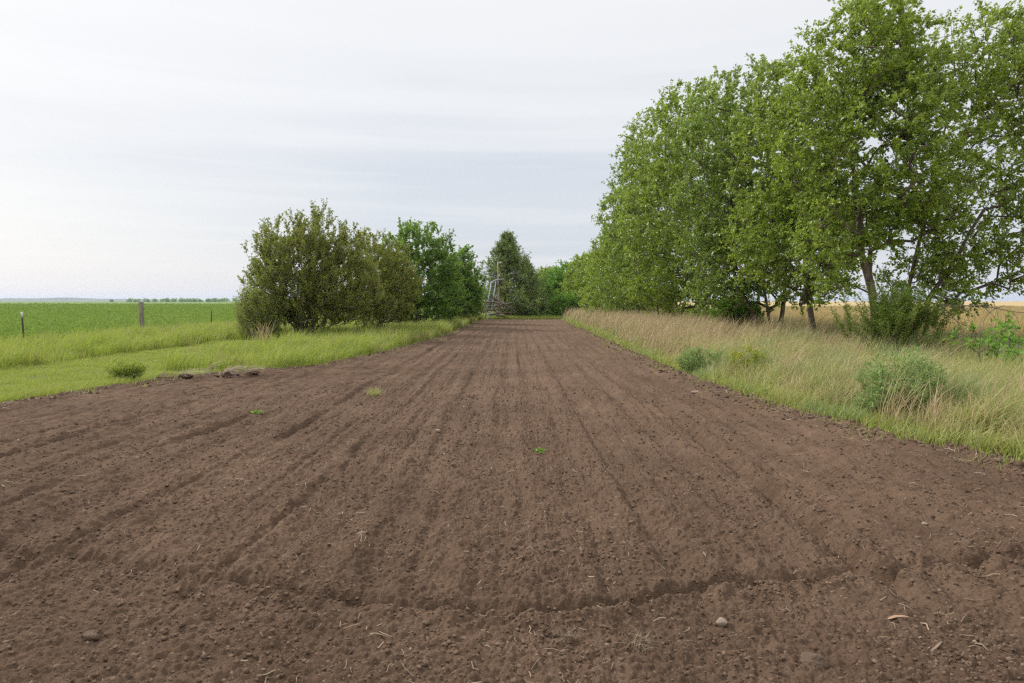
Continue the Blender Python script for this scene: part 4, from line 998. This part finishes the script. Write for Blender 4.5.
# thin bright streaks
mp3 = N.new('ShaderNodeMapping'); mp3.inputs['Scale'].default_value = (.9, .9, 27); mp3.inputs['Location'].default_value = (.4, 5.2, 1); L.new(V_, mp3.inputs[0])
n3 = noise_node(N, L, 1.0, 4, mp3.outputs[0], .55)
r3 = ramp(N, [(.50, (0, 0, 0)), (.70, (1, 1, 1))]); L.new(n3.outputs[0], r3.inputs[0])
mxs = N.new('ShaderNodeMath'); mxs.operation = 'MULTIPLY'; mxs.inputs[1].default_value = .5; L.new(r3.outputs[0], mxs.inputs[0])
c = mixrgb(N, L, mxs.outputs[0], rp.outputs[0], (.88, .885, .90))
# brighter towards the veiled sun on the left
lf = N.new('ShaderNodeMapRange'); lf.inputs[1].default_value = -.15; lf.inputs[2].default_value = -.62; L.new(sp.outputs[0], lf.inputs[0])
lfm = N.new('ShaderNodeMath'); lfm.operation = 'MULTIPLY'; lfm.inputs[1].default_value = .8; lv = N.new('ShaderNodeMapRange'); lv.inputs[1].default_value = .34; lv.inputs[2].default_value = .10; L.new(sp.outputs[2], lv.inputs[0])
lm = N.new('ShaderNodeMath'); lm.operation = 'MULTIPLY'; L.new(lf.outputs[0], lm.inputs[0]); L.new(lv.outputs[0], lm.inputs[1]); L.new(lm.outputs[0], lfm.inputs[0])
c = mixrgb(N, L, lfm.outputs[0], c, (.90, .90, .905))
zen = N.new('ShaderNodeMapRange'); zen.inputs[1].default_value = .45; zen.inputs[2].default_value = .9; zen.inputs[3].default_value = 4.3; zen.inputs[4].default_value = 8.4; L.new(sp.outputs[2], zen.inputs[0])   # an overcast sky is brightest overhead
sc_ = N.new('ShaderNodeVectorMath'); sc_.operation = 'SCALE'; L.new(zen.outputs[0], sc_.inputs['Scale']); L.new(c, sc_.inputs[0])
c = mixrgb(N, L, .94, sky.outputs[0], sc_.outputs[0])
bg = N.new('ShaderNodeBackground'); bg.inputs[1].default_value = .1; L.new(c, bg.inputs[0])
o = N.new('ShaderNodeOutputWorld'); L.new(bg.outputs[0], o.inputs[0])

sl = bpy.data.lights.new('sun', 'SUN'); sl.energy = 1.5; sl.angle = math.radians(10); sl.color = (1, .96, .9)
so = bpy.data.objects.new('sun', sl); COL.objects.link(so)
from mathutils import Vector
e, a = math.radians(SUN_EL), math.radians(SUN_AZ)
dv = Vector((math.sin(a)*math.cos(e), math.cos(a)*math.cos(e), math.sin(e)))
so.rotation_euler = dv.to_track_quat('Z', 'Y').to_euler(); so.location = (-20, 10, 30)

HAZE = True
if HAZE:
    b = Bag(); box(b, (0, 2950, 19), (12200, 6300, 42.0)); hm, nt, N, L = newmat('haze_air')
    pv = N.new('ShaderNodeVolumePrincipled'); pv.inputs['Color'].default_value = (.70, .79, 1.0, 1); pv.inputs['Density'].default_value = .00012; pv.inputs['Anisotropy'].default_value = .2
    oo = N.new('ShaderNodeOutputMaterial'); L.new(pv.outputs[0], oo.inputs['Volume'])
    tag(b.build('haze', hm), kind='stuff')

cam = bpy.data.cameras.new('camera'); cam.lens = 24; cam.sensor_width = 36; cam.clip_end = 20000; cam.clip_start = .05
co = bpy.data.objects.new('camera', cam); COL.objects.link(co)
co.location = (0, 0, EYE); co.rotation_euler = (math.radians(90)-math.atan((341.5-HOR)/F), 0, 0)
scene.camera = co
scene.view_settings.view_transform = 'Standard'; scene.view_settings.look = 'None'; scene.view_settings.exposure = 1.25; scene.view_settings.gamma = 1
scene.cycles.max_bounces = 6; scene.cycles.transparent_max_bounces = 4; scene.cycles.volume_bounces = 0; scene.cycles.sample_clamp_indirect = 4; scene.cycles.sample_clamp_direct = 8
scene.cycles.use_denoising = False; scene.cycles.filter_width = 1.35; scene.cycles.use_adaptive_sampling = True; scene.cycles.adaptive_threshold = .005
